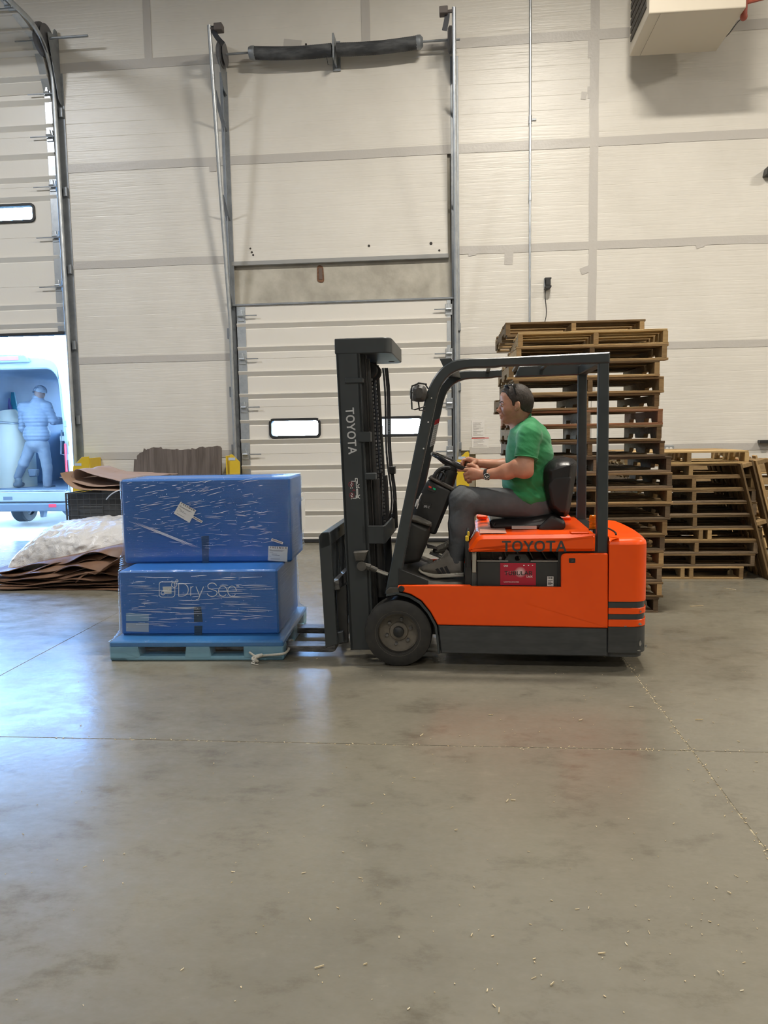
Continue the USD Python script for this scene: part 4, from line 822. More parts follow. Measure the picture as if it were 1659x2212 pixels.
for v in (.20, .66):
    a = S(726, 1392, .22)[0]; Pk = [(a, zk0+.01), (a-.03, zk0), (a-.95, zk0+.008), (a-1.0, zk1-.006), (a-.95, zk1-.003), (a-.055, zk1+.004), (a-.045, zk1+.03), (a-.05, zk1+.42), (a-.012, zk1+.42), (a, zk0+.05)]
    part(FK, 'fork', prism(rounded(Pk, [.02, .01, .01, .002, .01, .02, .02, .004, .004, .02]), v, v+.12, 'y', .004), steel_w, smooth=35)
# ------------------------------------------------------------------ the wrapped load
LA, LB = fl(238, 1428), fl(613, 1427); LX = (LB-LA)/np.linalg.norm(LB-LA); LYv = V(-LX[1], LX[0], 0); LW = np.linalg.norm(LB-LA); LANG = math.atan2(LX[1], LX[0])
def lfront(px, py, d):
    """Load-frame (x, z) of a sight line on the plane d metres behind the pallet's front."""
    r = ray(px, py); t = (d+(LA-CAM)@LYv)/(r@LYv); P = CAM+t*r-LA; return V(P@LX, P[2])
pt = lfront(420, 1386, 0)[1]                       # deck height
def ldepth(px, py, z): P = fl(px, py, z)-LA; return P@LYv, P@LX
LD = ldepth(680, 1310, pt)[0]; LD = min(max(LD, .95), 1.25)
pl_m = mat('pallet_blue_plastic', (.17, .35, .47), .42, rgb2=(.21, .39, .5), scale=4); box_m = mat('box_blue', (.026, .145, .46), .42, rgb2=(.03, .155, .48), scale=2)
LP = thing('plastic_pallet', 'light blue plastic pallet under the wrapped boxes', 'pallet', LA, LANG)
part(LP, 'deck', box(0, LW, 0, LD, pt-.038, pt, .008), mat('deck_film_reflection', (.035, .17, .42), .3, rgb2=(.05, .2, .45), scale=4))  # deck blue mixes the film's tint with a painted reflection of the boxes
bw = .2
for j, (y0, y1) in enumerate(((0, .12), (LD/2-.07, LD/2+.07), (LD-.12, LD))):
    for i, (x0, x1) in enumerate(((0, .20), (LW/2-.08, LW/2+.10), (LW-.26, LW))):
        part(LP, 'block', prism(rounded([(x0, .012), (x1, .012), (x1-.015*(i < 2), pt-.033), (x0+.015*(i == 1), pt-.033)], .006), y0, y1, 'y', .006), pl_m)
    part(LP, 'skid', box(0, LW, y0, y1, 0, .03, .008), pl_m)
for i, (x0, x1) in enumerate(((0, .12), (LW-.12, LW))): part(LP, 'skid', box(x0, x1, 0, LD, 0, .028, .008), pl_m)
# lower and upper boxes
d1 = max(.03, ldepth(264, 1372, pt)[0]); x1a, x1b = lfront(259, 1300, d1)[0], lfront(600.5, 1300, d1)[0]; z1 = lfront(430, 1232, d1)[1]
e1 = min(LD-.03, max(d1+.5, ldepth(662, 1303, pt)[0])); 
d2 = ldepth(627, 1214, z1)[0]; x2a, x2b = lfront(265, 1130, d2)[0], lfront(628.5, 1130, d2)[0]; z2 = lfront(450, 1034, d2)[1]; e2 = min(e1+.0, d2+.75)
BL = thing('shipping_box', 'lower blue shipping box with a white line logo on its front', 'box', LA, LANG)
part(BL, 'body', box(x1a, x1b, d1, e1, pt+.001, z1, .012), box_m)
BU = thing('shipping_box', 'upper blue shipping box set back on the lower one, with white labels', 'box', LA, LANG)
part(BU, 'body', box(x2a, x2b, d2, e2, z1+.001, z2, .012), box_m)
def lmap(d, crop):
    x0, y0, s = crop
    return lambda q: tuple(lfront(x0+q[0]/s, y0+q[1]/s, d))
def draw(parent, name, lines, w, m, d, crop, out=.002, label=None):
    f = lmap(d, crop); mm = strokes([[f(q) for q in l] for l in lines], w, .0012); M = np.eye(4); M[:3, 1] = (0, 0, 1); M[:3, 2] = (0, -1, 0); M[:3, 3] = (0, d-out, 0)
    part(parent, name, place(mm, M), m, label, smooth=False)
def patch(parent, name, q, d, m, crop, out=.002, t=.001, label=None):
    f = lmap(d, crop); P = np.array([f(k) for k in q]); return part(parent, name, prism(P, d-out-t, d-out, 'y'), m, label, smooth=False)
C1 = (340, 1060, 4.879); logo = mat('logo_white', (.72, .76, .8), .5)
rr_ = lambda x0, y0, x1, y1, r: [tuple(p) for p in rrect(x0, x1, y0, y1, r)]
cc = lambda x, y, r: [(x+r*math.cos(a), y+r*math.sin(a)) for a in np.linspace(0, 2*PI, 26)]
sq = rr_(20, 960, 185, 1120, 28); sq.append(sq[0])
draw(BL, 'logo_emblem', [sq, cc(178, 990, 28), cc(207, 950, 12), cc(60, 1078, 20)], .0042, logo, d1, C1)
patch(BL, 'logo_emblem', [(57, 1012), (150, 1008), (150, 1084), (82, 1086), (62, 1058)], d1, mat('logo_fill', (.62, .63, .62), .5), C1)
D_ = [(226, 1110), (226, 978), (265, 978)]+arc(265, 1044, 62, 66, -90, 90)+[(226, 1110)]
r_l = [(352, 1110), (352, 1010)]; r_2 = arc(378, 1040, 26, 30, 180, 275, 8)
y_l = [(408, 1010), (447, 1108)]; y_2 = [(488, 1010), (447, 1108), (437, 1135), (424, 1146), (408, 1146)]
S_ = arc(578, 1006, 46, 34, -15, -190, 14)+arc(578, 1074, 52, 40, -80, 0, 10)[0:]+arc(578, 1074, 52, 40, 0, 165, 14)
S_ = arc(578, 1007, 46, 35, -10, -180, 14)+[(540, 1028), (578, 1040), (618, 1054)]+arc(578, 1074, 52, 40, -10, 170, 14)
def e_(cx): return [(cx-45, 1058), (cx+45, 1058)], arc(cx, 1058, 45, 54, 0, -320, 26)
draw(BL, 'logo_lettering', [D_, r_l, r_2, y_l, y_2, S_, *e_(690), *e_(788), [(834, 1000), (844, 1000)], [(839, 1000), (839, 1008)], [(848, 1008), (848, 1000), (853, 1005), (858, 1000), (858, 1008)]], .0052, logo, d1, C1)
draw(BU, 'faint_lettering', [*e_(750), *e_(850)] and [[(x, y-930) for x, y in l] for l in (*e_(750), *e_(850))], .004, mat('faint_blue', (.03, .13, .40), .4), d2, C1)
o = lfront(547, 1245, d1); part(BL, 'faint_lettering', place(text('COUNTER', 7/352, False, .001, 30/352), frame_at((o[0], d1-.0015, o[1]), (1, 0, 0), (0, 0, 1))), mat('faint_blue', (.03, .13, .40), .4), smooth=False)
C3 = (200, 1000, 3.19); FO_ = .013
lab_m = mat('label_paper', (.72, .71, .68), .5)
patch(BL, 'packing_slip', [(232, 1035), (388, 1040), (388, 1090), (232, 1090)], d1, mat('slip_blue_white', (.25, .40, .55), .4), C3); patch(BL, 'packing_slip', [(232, 1102), (388, 1102), (388, 1165), (232, 1160)], d1, mat('slip_grey', (.42, .46, .5), .4), C3)
tape_d = mat('dark_tape', (.02, .045, .075), .45)
patch(BL, 'tape_strip', [(697, 990), (748, 990), (760, 1095), (700, 1095)], d1, tape_d, C3, .0015); patch(BL, 'tape_strip', [(702, 1122), (758, 1122), (752, 1208), (702, 1208)], d1, tape_d, C3, .0015)
patch(BU, 'tape_strip', [(750, 505), (802, 502), (800, 700), (757, 690)], d2, mat('dark_tape_faint', (.022, .075, .18), .45), C3, .0015)
def freeman(q, name):
    """A pasted freight label with its heading and lines of print; q: its corners, heading side first."""
    L = patch(BU, 'shipping_label', q, d2, lab_m, C1, FO_, .001); f = lmap(d2, C1); P = [V(*f(k)) for k in q]
    ex = P[1]-P[0]; ey = P[0]-P[3]; w, h = np.linalg.norm(ex), np.linalg.norm(ey); X = V(ex[0], 0, ex[1])/w; Y = V(ey[0], 0, ey[1])/h; o = V(P[3][0], d2-FO_-.001, P[3][1])
    tl = text('F R E E M A N', .0115, True, .0006, w*.84); part(L, 'label_heading', place(tl, frame_at(o+X*w*.08+Y*h*.86, X, Y)), ink_m, smooth=False)
    r = np.random.default_rng(4); 
    for k, (y, a, b) in enumerate(((.76, .06, .16), (.70, .06, .82), (.66, .1, .74), (.53, .08, .26), (.46, .18, .46), (.38, .2, .6), (.3, .08, .16), (.12, .14, .62))):
        part(L, 'label_line', place(box(0, (b-a)*w, 0, .0024, 0, .0006), frame_at(o+X*w*a+Y*h*y, X, Y)), mat('label_grey_print', (.22, .22, .22), .6), smooth=False)
def barcode(q):
    L = patch(BU, 'barcode_strip', q, d2, lab_m, C1, FO_, .001); f = lmap(d2, C1); P = [V(*f(k)) for k in q]; ex = P[1]-P[0]; ey = P[0]-P[3]; w, h = np.linalg.norm(ex), np.linalg.norm(ey)
    X = V(ex[0], 0, ex[1])/w; Y = V(ey[0], 0, ey[1])/h; o = V(P[3][0], d2-FO_-.001, P[3][1]); r = np.random.default_rng(2); x = .1; bars = []
    while x < .9: b = .012+.02*r.random(); bars.append(box(x*w, (x+b)*w, h*.3, h*.8, 0, .0006)); x += b+.012+.02*r.random()
    part(L, 'bars', place(trimesh.util.concatenate(bars), frame_at(o, X, Y)), ink_m, smooth=False, kind='stuff')
freeman([(250, 115), (415, 205), (345, 335), (178, 238)], 'a'); freeman([(1175, 580), (1378, 588), (1370, 745), (1168, 732)], 'b')
barcode([(385, 262), (485, 318), (470, 338), (372, 284)]); barcode([(1210, 498), (1330, 540), (1322, 562), (1200, 522)])
part(BU, 'side_label', [box(x2b+.012, x2b+.013, d2+.4, d2+.58, z2-.42, z2-.2)], lab_m, smooth=False); part(BU, 'side_label', box(x2b+.012, x2b+.013, d2+.4, d2+.56, z2-.17, z2-.14), lab_m, smooth=False)
# stretch film: loops from the pallet edge up over both boxes
def loop(x0, x1, y0, y1, r, n=200):
    P = np.vstack([rrect(x0, x1, y0, y1, r, 6), rrect(x0, x1, y0, y1, r, 6)[:1]]); d = np.r_[0, np.cumsum(np.linalg.norm(np.diff(P, axis=0), axis=1))]; t = np.linspace(0, d[-1], n+1)[:-1]
    return np.stack([np.interp(t, d, P[:, 0]), np.interp(t, d, P[:, 1])], 1)
lv_ = [(.055, (-.006, LW+.006, -.006, LD+.006, .02)), (pt, (-.008, LW+.008, -.008, LD+.008, .02)), (pt+.012, (.01, LW-.01, .008, LD-.01, .03)), (pt+.04, (x1a-.014, x1b+.014, d1-.010, e1+.01, .02)), (z1-.03, (x1a-.007, x1b+.007, d1-.006, e1+.008, .02)), (z1+.004, (x1a-.004, x1b+.008, d1-.003, e1+.006, .02)),
       (z1+.05, (x2a-.02, x2b+.02, d2-.045, e2+.01, .02)), (z1+.10, (x2a-.009, x2b+.009, d2-.012, e2+.01, .02)), (z2-.02, (x2a-.007, x2b+.007, d2-.007, e2+.008, .02)), (z2+.006, (x2a-.0, x2b+.0, d2+.0, e2, .02)), (z2+.008, (x2a+.1, x2b-.1, d2+.1, e2-.1, .02))]
zs_ = np.concatenate([np.linspace(lv_[k][0], lv_[k+1][0], m+1)[:-1] for k, m in enumerate((8, 2, 4, 40, 3, 6, 5, 60, 3, 3))]+[[lv_[-1][0]]])
LZ = np.array([l[0] for l in lv_]); LPm = np.array([l[1] for l in lv_]); rows = []
for z in zs_:
    p = [np.interp(z, LZ, LPm[:, k]) for k in range(5)]; q = loop(*p); c = V(LW/2, LD/2); nrm = q-c; nrm /= np.linalg.norm(nrm, axis=1)[:, None]
    P3 = np.column_stack([q, np.full(len(q), z)]); s = np.arange(len(q))/len(q)*40
    w = .006*np.abs(meshkit.fbm(np.stack([s*.35, np.full_like(s, z*55)+s*.25*np.sin(z*3), 0*s], 1), 3, 3)-.5)+.004*np.abs(meshkit.fbm(np.stack([s*.9, np.full_like(s, z*18)-s*.6, 0*s+3], 1), 3, 9)-.5)
    rows.append(np.column_stack([q+nrm*w[:, None], P3[:, 2]]))
G = np.array(rows); nr, nc = G.shape[:2]; i, j = np.meshgrid(np.arange(nr-1), np.arange(nc), indexing='ij'); j2 = (j+1) % nc
film = TM(G.reshape(-1, 3), quads(np.stack([i*nc+j, i*nc+j2, (i+1)*nc+j2, (i+1)*nc+j], -1).reshape(-1, 4)))
film_m = usdkit.material(stage, '/World/Looks/stretch_film', {'tc': ('texture_coordinate', {}), 'mp': ('mapping', {'scale': (2.2, 2.2, 75), 'rotation': (0, .10, 0)}), 'n': ('noise_texture', {'scale': 1.6, 'detail': 5, 'distortion': .6}), 'bu': ('bump', {'strength': .8, 'distance': .02}),
    't': ('transparent_bsdf', {'color': (.93, .96, .98)}), 'g': ('glossy_bsdf', {'roughness': .12}), 'f': ('fresnel', {'IOR': 1.55}), 'fm': ('map_range', {'from_min': .03, 'from_max': .6, 'to_min': .06, 'to_max': .26, 'clamp': True}), 'm': ('mix_closure', {})},
    [('tc.object', 'mp.vector'), ('mp.vector', 'n.vector'), ('n.fac', 'bu.height'), ('bu.normal', 'g.normal'), ('f.fac', 'fm.value'), ('fm.result', 'm.fac'), ('t.BSDF', 'm.closure1'), ('g.BSDF', 'm.closure2')], surface='m.closure')
SF = thing('stretch_film', 'clear stretch film wound tightly round the blue boxes and pallet', 'plastic film', LA, LANG)
part(SF, 'film', film, film_m, smooth=True)
# gathered film folds, coloured white to paint in the glints of the crinkles
fold_m = usdkit.material(stage, '/World/Looks/film_fold', {'p': ('principled_bsdf', {'base_color': (.8, .86, .92), 'roughness': .12, 'specular_ior_level': .8, 'coat_weight': 1.0}), 't': ('transparent_bsdf', {}), 'm': ('mix_closure', {'fac': .7})}, [('t.BSDF', 'm.closure1'), ('p.BSDF', 'm.closure2')], surface='m.closure')
r = np.random.default_rng(11); folds = []
def fold(x, z, L, sl, d, w):
    n = 7; t = np.linspace(0, 1, n); X = x+L*t; Z = z+sl*L*t+.001*np.sin(t*3+x*9); folds.append(tube(np.stack([X, np.full(n, d-.006), Z], 1), w*np.sin(t*PI*.96+.06)**.7*.5+1e-5, 5))
for k in range(300):
    up = r.random() < .62; 
    if up:
        x = x2a+.02+r.random()*(x2b-x2a-.2); z = z1+.1+r.random()**.8*(z2-z1-.12); sl = .12+.2*r.random() if (z > z1+.36 or r.random() < .5) else -.02-.12*r.random(); fold(x, z, .03+.11*r.random()**2, sl*.8, d2-.004, .0022+.0022*r.random()**2)
    else:
        x = x1a+.02+r.random()*(x1b-x1a-.2); z = pt+.06+r.random()*(z1-pt-.09); fold(x, z, .05+.16*r.random()**2, .03*r.normal(), d1-.004, .002+.0016*r.random())
for k in range(9): fold(x2a+.05+.03*k, z1+.30-.012*k+.006*(k % 3), .35-.012*k, -.42, d2-.006, .0035)
part(SF, 'film_fold', folds, fold_m, label='bunched folds of film, whitened as its bright streaks', smooth=60, kind='stuff')
part(SF, 'film_tail', tube(spline([(x2a-.004, d2, z2-.07), (x2a-.05, d2-.02, z2-.09), (x2a-.10, d2-.02, z2-.135)], 10), .004, 6), fold_m)
RP = thing('rope', 'off-white knotted rope tied to the right corner of the blue pallet', 'rope', LA, LANG); rope_m = mat('rope_fibre', (.52, .50, .44), .85, bump=.4, bscale=160)
kx = lfront(556, 1424, -.03)
part(RP, 'strand', tube(spline([(LW+.01, .3, .05), (LW+.02, .05, .052), (LW-.0, -.014, .05), (LW-.14, -.016, .035), (kx[0], -.03, .03)], 40), .008, 7), rope_m)
part(RP, 'strand', tube(spline([(kx[0], -.03, .03), (kx[0]-.03, -.02, .045), (kx[0]-.055, -.012, .06)], 12), .007, 7), rope_m)
kn_ = [(kx[0]+.035*math.sin(3*t)*math.cos(t), -.045+.02*math.cos(2*t), .03+.018*math.sin(2*t+.6)) for t in np.linspace(0, 2*PI, 40)]
part(RP, 'knot', tube(kn_, .009, 7), rope_m)
part(RP, 'frayed_end', [tube(spline([(kx[0]+.01, -.05, .02), (kx[0]-.01-.01*k, -.075, .008), (kx[0]-.005+.012*k, -.095, .004)], 8), .003, 5) for k in range(3)], rope_m)

# ------------------------------------------------------------------ wooden pallets
def wood(name, a, b):
    if name in _mats: return _mats[name]
    n = {'tc': ('texture_coordinate', {}), 'oi': ('object_info', {}), 'va': ('vector_math', {'math_type': 'add'}), 'mp': ('mapping', {'scale': (1.2, 9, 9)}), 'no': ('noise_texture', {'scale': 3.2, 'detail': 7, 'roughness': .65, 'distortion': 1.2}),
         'rp': ('rgb_ramp', {'ramp': [(.3, a), (.68, b)]}), 'mr': ('map_range', {'to_min': .62, 'to_max': 1.18}), 'hv': ('hsv', {}), 'p': ('principled_bsdf', {'roughness': .78, 'specular_ior_level': .25}), 'bu': ('bump', {'strength': .35, 'distance': .004}), 'sc': ('vector_math', {'math_type': 'scale', 'scale': 9.})}
    L = [('oi.location', 'sc.vector1'), ('tc.object', 'va.vector1'), ('sc.vector', 'va.vector2'), ('va.vector', 'mp.vector'), ('mp.vector', 'no.vector'), ('no.fac', 'rp.fac'), ('rp.color', 'hv.color'), ('oi.random', 'mr.value'), ('mr.result', 'hv.value'), ('hv.color', 'p.base_color'), ('no.fac', 'bu.height'), ('bu.normal', 'p.normal')]
    _mats[name] = usdkit.material(stage, '/World/Looks/'+name, n, L, surface='p.BSDF'); return _mats[name]
w_tan = wood('pallet_tan', (.29, .185, .085), (.44, .30, .145)); w_brown = wood('pallet_brown', (.14, .088, .043), (.27, .18, .09)); w_grey = wood('pallet_grey', (.14, .10, .065), (.26, .19, .12)); w_dark = wood('pallet_dark', (.07, .048, .03), (.15, .10, .06)); w_red = wood('pallet_red', (.36, .17, .09), (.48, .26, .14)); w_pale = wood('pallet_pale', (.40, .265, .115), (.55, .39, .19))
PW, PD, PH = 1.15, 1.0, .123
def pallet(label, woods, seed, missing=(), bmissing=(), extra=False, loc=(0, 0, 0), rz=0., group=None, rx=0., ry=0.):
    """A stringer pallet, origin at the middle of its front bottom edge; boards run along x, stringers along y."""
    r = np.random.default_rng(seed); t = thing('wooden_pallet', label, 'pallet', loc, rz, group, rx=rx, ry=ry); W = lambda: woods[r.integers(len(woods))]
    xs = [-PW/2+.022, .01*r.normal(), PW/2-.022]+([.09] if extra else [])
    for x in xs:
        hh = .018; P = [(0, hh), (.16, hh), (.18, hh+.035), (.36, hh+.035), (.38, hh), (.62, hh), (.64, hh+.035), (.82, hh+.035), (.84, hh), (PD, hh), (PD, PH-.018), (0, PH-.018)]
        part(t, 'stringer', prism(P, x-.019, x+.019, 'x', .002), W())
    ys = np.linspace(0, PD-.09, 7)
    for k, y in enumerate(ys):
        if k in missing: continue
        w = (.13 if k in (0, 6) else .085)+.012*r.normal()*.5; a = .012*r.normal(); m = box(-PW/2+.004*r.normal(), PW/2+.004*r.normal(), y, min(y+w, PD), PH-.018, PH-.001*r.random(), .002); part(t, 'deckboard', m, W())
    for k, y in enumerate((0, .27, .45, .64, PD-.1)):
        if k in bmissing: continue
        part(t, 'bottom_board', box(-PW/2+.006*r.normal(), PW/2+.006*r.normal(), y, y+.095, 0, .018, .002), W())
    return t
def stack_pos(base, yaw, px, py_unused, z, halfw=PW/2):
    """Where a pallet's front-edge middle stands so that its right front edge is seen at px, on the stack's front plane."""
    X = V(math.cos(yaw), math.sin(yaw), 0); N = V(-X[1], X[0], 0); py = 1106
    d = ray(px, 1200); k = (base-CAM)@N/(d@N); P = CAM+k*d; return V(P[0], P[1], 0)-X*halfw+V(0, 0, z)
ORD = ['first', 'second', 'third', 'fourth', 'fifth', 'sixth', 'seventh', 'eighth', 'ninth', 'tenth', 'eleventh', 'twelfth', 'thirteenth', 'fourteenth', 'fifteenth', 'sixteenth', 'seventeenth', 'eighteenth']
B1 = fl(1412, 1323); Y1 = math.radians(3.0); G1, G2 = 'pallets of the tall stack', 'pallets of the short stack'
right1 = [1424, 1431, 1431, 1435, 1437, 1441, 1446, 1449, 1450, 1448, 1432, 1424, 1426, 1420, 1428, 1417, 1433, 1440]
protos = {}
kinds = ['dark', 'tan', 'grey', 'brown', 'grey', 'brown', 'grey', 'tan2', 'grey', 'dark', 'dark2', 'brown2', 'grey2', 'brown2', 'brown', 'brown', 'tan2', 'pale']
spec = {'dark': ([w_dark, w_grey], (2,), (1,), False), 'tan': ([w_tan, w_brown], (), (), False), 'grey': ([w_grey, w_brown], (3,), (), False), 'brown': ([w_brown, w_tan], (), (2,), False), 'tan2': ([w_tan, w_tan, w_brown], (4,), (), False),
        'dark2': ([w_dark, w_grey, w_brown], (1, 3, 5), (1, 3), False), 'brown2': ([w_brown, w_grey], (1, 2, 4, 5), (1, 2, 3), False), 'grey2': ([w_grey, w_red], (1, 3, 4), (1, 3), False), 'pale': ([w_pale, w_tan], (), (), False), 'short': ([w_grey, w_brown], (), (), False), 'twin': ([w_brown, w_tan], (), (1, 3), True)}
look = {'dark': 'dark stained', 'tan': 'tan', 'grey': 'weathered greyish', 'brown': 'brown', 'tan2': 'light tan', 'dark2': 'dark gappy', 'brown2': 'brown gappy', 'grey2': 'greyish and reddish', 'pale': 'pale new-looking', 'short': 'weathered brown', 'twin': 'brown twin-stringer'}
def put(kind, label, loc, rz, group, rx=0., ry=0.):
    if kind not in protos: protos[kind] = pallet(label, *spec[kind][:1], 100+len(protos), *spec[kind][1:], loc=loc, rz=rz, group=group, rx=rx, ry=ry)
    else: copy(protos[kind], 'wooden_pallet', label, loc, rz, group, rx, ry)
rj = np.random.default_rng(5)
for k in range(17):
    where = 'lowest pallet' if k == 0 else f'{ORD[k]} pallet up'
    put(kinds[k], f'{look[kinds[k]]} wooden {where} in the tall stack behind the forklift', stack_pos(B1, Y1, right1[k], 0, k*PH), Y1+math.radians(.9*rj.normal()), G1)
Xs = V(math.cos(Y1), math.sin(Y1), 0); Ns = V(-Xs[1], Xs[0], 0)
put('pale', 'pale wooden pallet lying askew on top of the tall stack, nearer one', stack_pos(B1, Y1, 1441, 0, 17*PH)+Ns*.10, Y1+math.radians(-3.5), G1, rx=math.radians(-1.5))
put('tan', 'tan wooden pallet on the far side of the tall stack top, shifted left', stack_pos(B1, Y1, 1334, 0, 18*PH+.016)+Ns*.55+Xs*.34, Y1+math.radians(-1), G1, rx=math.radians(-1.5))
B2 = fl(1520, 1251); Y2 = math.radians(1.0)
right2 = [1607, 1631, 1637, 1645, 1632, 1632, 1629, 1627, 1624, 1611]; k2 = ['twin', 'short', 'grey', 'twin', 'grey', 'short', 'grey', 'brown', 'tan', 'pale']
for k in range(10):
    where = 'lowest pallet' if k == 0 else 'topmost pallet' if k == 9 else f'{ORD[k]} pallet up'
    put(k2[k], f'{look[k2[k]]} wooden {where} in the short stack right of the tall one', stack_pos(B2, Y2, right2[k], 0, k*PH), Y2+math.radians(1.0*rj.normal()), G2)
# pallets standing on edge at the right and against the wall
pa = fl(1640, 1254); top = at(1608, 1012, 7.75)
pbot = fl(1690, 1254); ptop = at(1629, 1006, pbot[1]); lean = math.atan2(pbot[0]-ptop[0], ptop[2]); pm = V(pbot[0]-math.sin(lean)*.575, pbot[1], math.cos(lean)*.575+.02)
put('tan', 'tan wooden pallet standing on end and leaning on the short stack', pm, 0, 'pallets leaning at the right', ry=-(PI/2+lean))
lp = pallet('reddish wooden pallet on end behind the leaning tan one at the right edge', [w_red, w_tan], 50, (2,), (), False, tuple(pm+V(.15, .04, .03)), 0, 'pallets leaning at the right', ry=-(PI/2+lean))
wl = at(1570, 965, 9.95)
put('brown', 'brown wooden pallet propped on edge against the back wall', (wl[0]+.1, 9.72, 0), 0, 'pallets against the back wall', rx=math.radians(80))
put('pale', 'pale wooden pallet propped on edge against the wall behind the short stack', (wl[0]-.0, 9.48, 0), math.radians(2), 'pallets against the back wall', rx=math.radians(79))
# ------------------------------------------------------------------ piles left of the load
def at3(px, py, Y): return at(px, py, Y)
kraft = mat('kraft_paper_hazed', (.31, .20, .14), .7, rgb2=(.37, .25, .18), scale=3, bump=.12, bscale=40); kraft_in = mat('kraft_inner', (.36, .26, .21), .7)  # kraft brown greyed in its colour to suggest haze near the bay
tarp_m = mat('brown_sheet', (.13, .07, .042), .48, rgb2=(.20, .11, .065), scale=3, bump=.15, bscale=26); plast = usdkit.material(stage, '/World/Looks/white_poly', {'tc': ('texture_coordinate', {}), 'n': ('noise_texture', {'scale': 9, 'detail': 5, 'roughness': .65, 'distortion': .8}), 'bu': ('bump', {'strength': .55, 'distance': .03}), 'p': ('principled_bsdf', {'base_color': (.74, .73, .72), 'roughness': .24, 'coat_weight': .3}), 't': ('translucent_bsdf', {'color': (.6, .6, .6)}), 'm': ('mix_closure', {'fac': .2})},
    [('tc.object', 'n.vector'), ('n.fac', 'bu.height'), ('bu.normal', 'p.normal'), ('p.BSDF', 'm.closure1'), ('t.BSDF', 'm.closure2')], surface='m.closure')
YF = 6.95
bx0, bx1 = at3(-75, 1250, YF)[0], at3(300, 1250, YF)[0]
# flat folded brown sheets: each a wavy slab with its own outline, thicker bundle towards the right
NS = 11; SHN = ['lowest', 'second lowest', 'third lowest', 'fourth lowest', 'fifth lowest', 'middle', 'fifth from top', 'fourth from top', 'third from top', 'second from top', 'topmost']
zl = np.interp(np.arange(NS+1)/NS, [0, .3, .7, 1], [.012, .05, .11, .165]); zr_ = np.interp(np.arange(NS+1)/NS, [0, .3, .6, 1], [.012, .09, .24, .43])
for k in range(NS):
    r = np.random.default_rng(60+k); a = bx0+.28*r.random()*(1 if k < 8 else 2)+(.1 if k < 2 else 0); b = bx1-.02-.05*r.random(); f0 = YF+.02*k*.6+.05*r.random()+(.0 if k > 1 else -.02); f1 = 7.95
    ph = r.random()*6
    def fn(u, v, k=k, a=a, b=b, f0=f0, f1=f1, ph=ph):
        X = a+(b-a)*u; front = f0+.05*np.sin(u*5+ph)*(1-v)+.03*np.sin(u*11+ph*2)*(1-v); Y = front+(f1-front)*v
        s = u**1.6*(3-2*u)/1.0; s = np.clip(s, 0, 1); z = zl[k]+(zr_[k]-zl[k])*s
        z = z+(.012*np.sin(u*9+ph)+.016*noise3(np.stack([X*3, Y*3, 0*X+k*5.], -1), 1.6, k))*(1 if k > 1 else .25)
        droop = np.clip(1-v*7, 0, 1)**2*np.clip((zr_[k]-.05)*.5, 0, .10)*s*np.sin(u*7+ph*3)**2; z = z-droop
        z = z+np.clip(.16-u, 0, 1)**2*1.1*(r0 if (r0 := (k % 3)-.6) > 0 else 0)
        return np.stack([X, Y, np.maximum(z, .004)], -1)
    single('brown_sheet', grid(fn, 70, 22, .007), tarp_m, f'{SHN[k]} folded brown sheet of the flattened floor pile left of the load', 'sheet', group='brown sheets of the flattened pile', smooth=40)
# crumpled flap at the right of the pile
def flap(u, v):
    X = bx1-.62+.55*u; Y = YF-.02+.25*v+.02*np.sin(u*9); z = .10+.24*u*(1-.4*v)+.06*noise3(np.stack([u*4, v*4, 0*u], -1), 1.7, 3)+.05*np.sin(u*10+v*4)*.5; return np.stack([X, Y, z], -1)
single('brown_sheet', grid(flap, 40, 20, .006), tarp_m, 'crumpled brown flap sticking out at the right end of the flattened pile', 'sheet', smooth=40)
# white plastic bundle on top and behind
top_px = [(30, 1226), (33, 1192), (45, 1176), (62, 1158), (80, 1143), (100, 1135), (150, 1130), (210, 1130), (268, 1127), (330, 1127)]
YB = 7.5; tX = np.array([at3(x, y, YB)[0] for x, y in top_px]); tZ = np.array([at3(x, y, YB)[2] for x, y in top_px]); tX[0] -= .02
def bundle(u, v):
    X = tX[0]-.03+(tX[-1]+.05-tX[0])*u; a = v*PI; H = np.interp(X, tX, tZ)+.0
    Y = YB+.42-.58*np.cos(a)*(1-.08*np.sin(u*9)); z = H*np.clip(np.sin(a), 0, 1)**.42
    P = np.stack([X, Y, z], -1); n1 = noise3(P, 3.2, 2); n2 = np.abs(noise3(P, 7.5, 5)); n3 = np.abs(noise3(P*V(.6, 1, 1.6), 13., 8))
    edge = np.clip(np.minimum(u, 1-u)*12, 0, 1)
    P[..., 2] = np.maximum(P[..., 2]+edge*(.05*n1-.09*n2+.02-.035*n3)*np.sin(a)**.5, .005); P[..., 1] += edge*(.09*n1-.10*n2+.05*n3)
    P[..., 0] += .05*n1*(1-u); return P
bm = grid(bundle, 130, 80)
single('plastic_bundle', bm, plast, 'crumpled bundle of white plastic sheeting lying behind the brown pile', 'plastic sheeting', smooth=50)
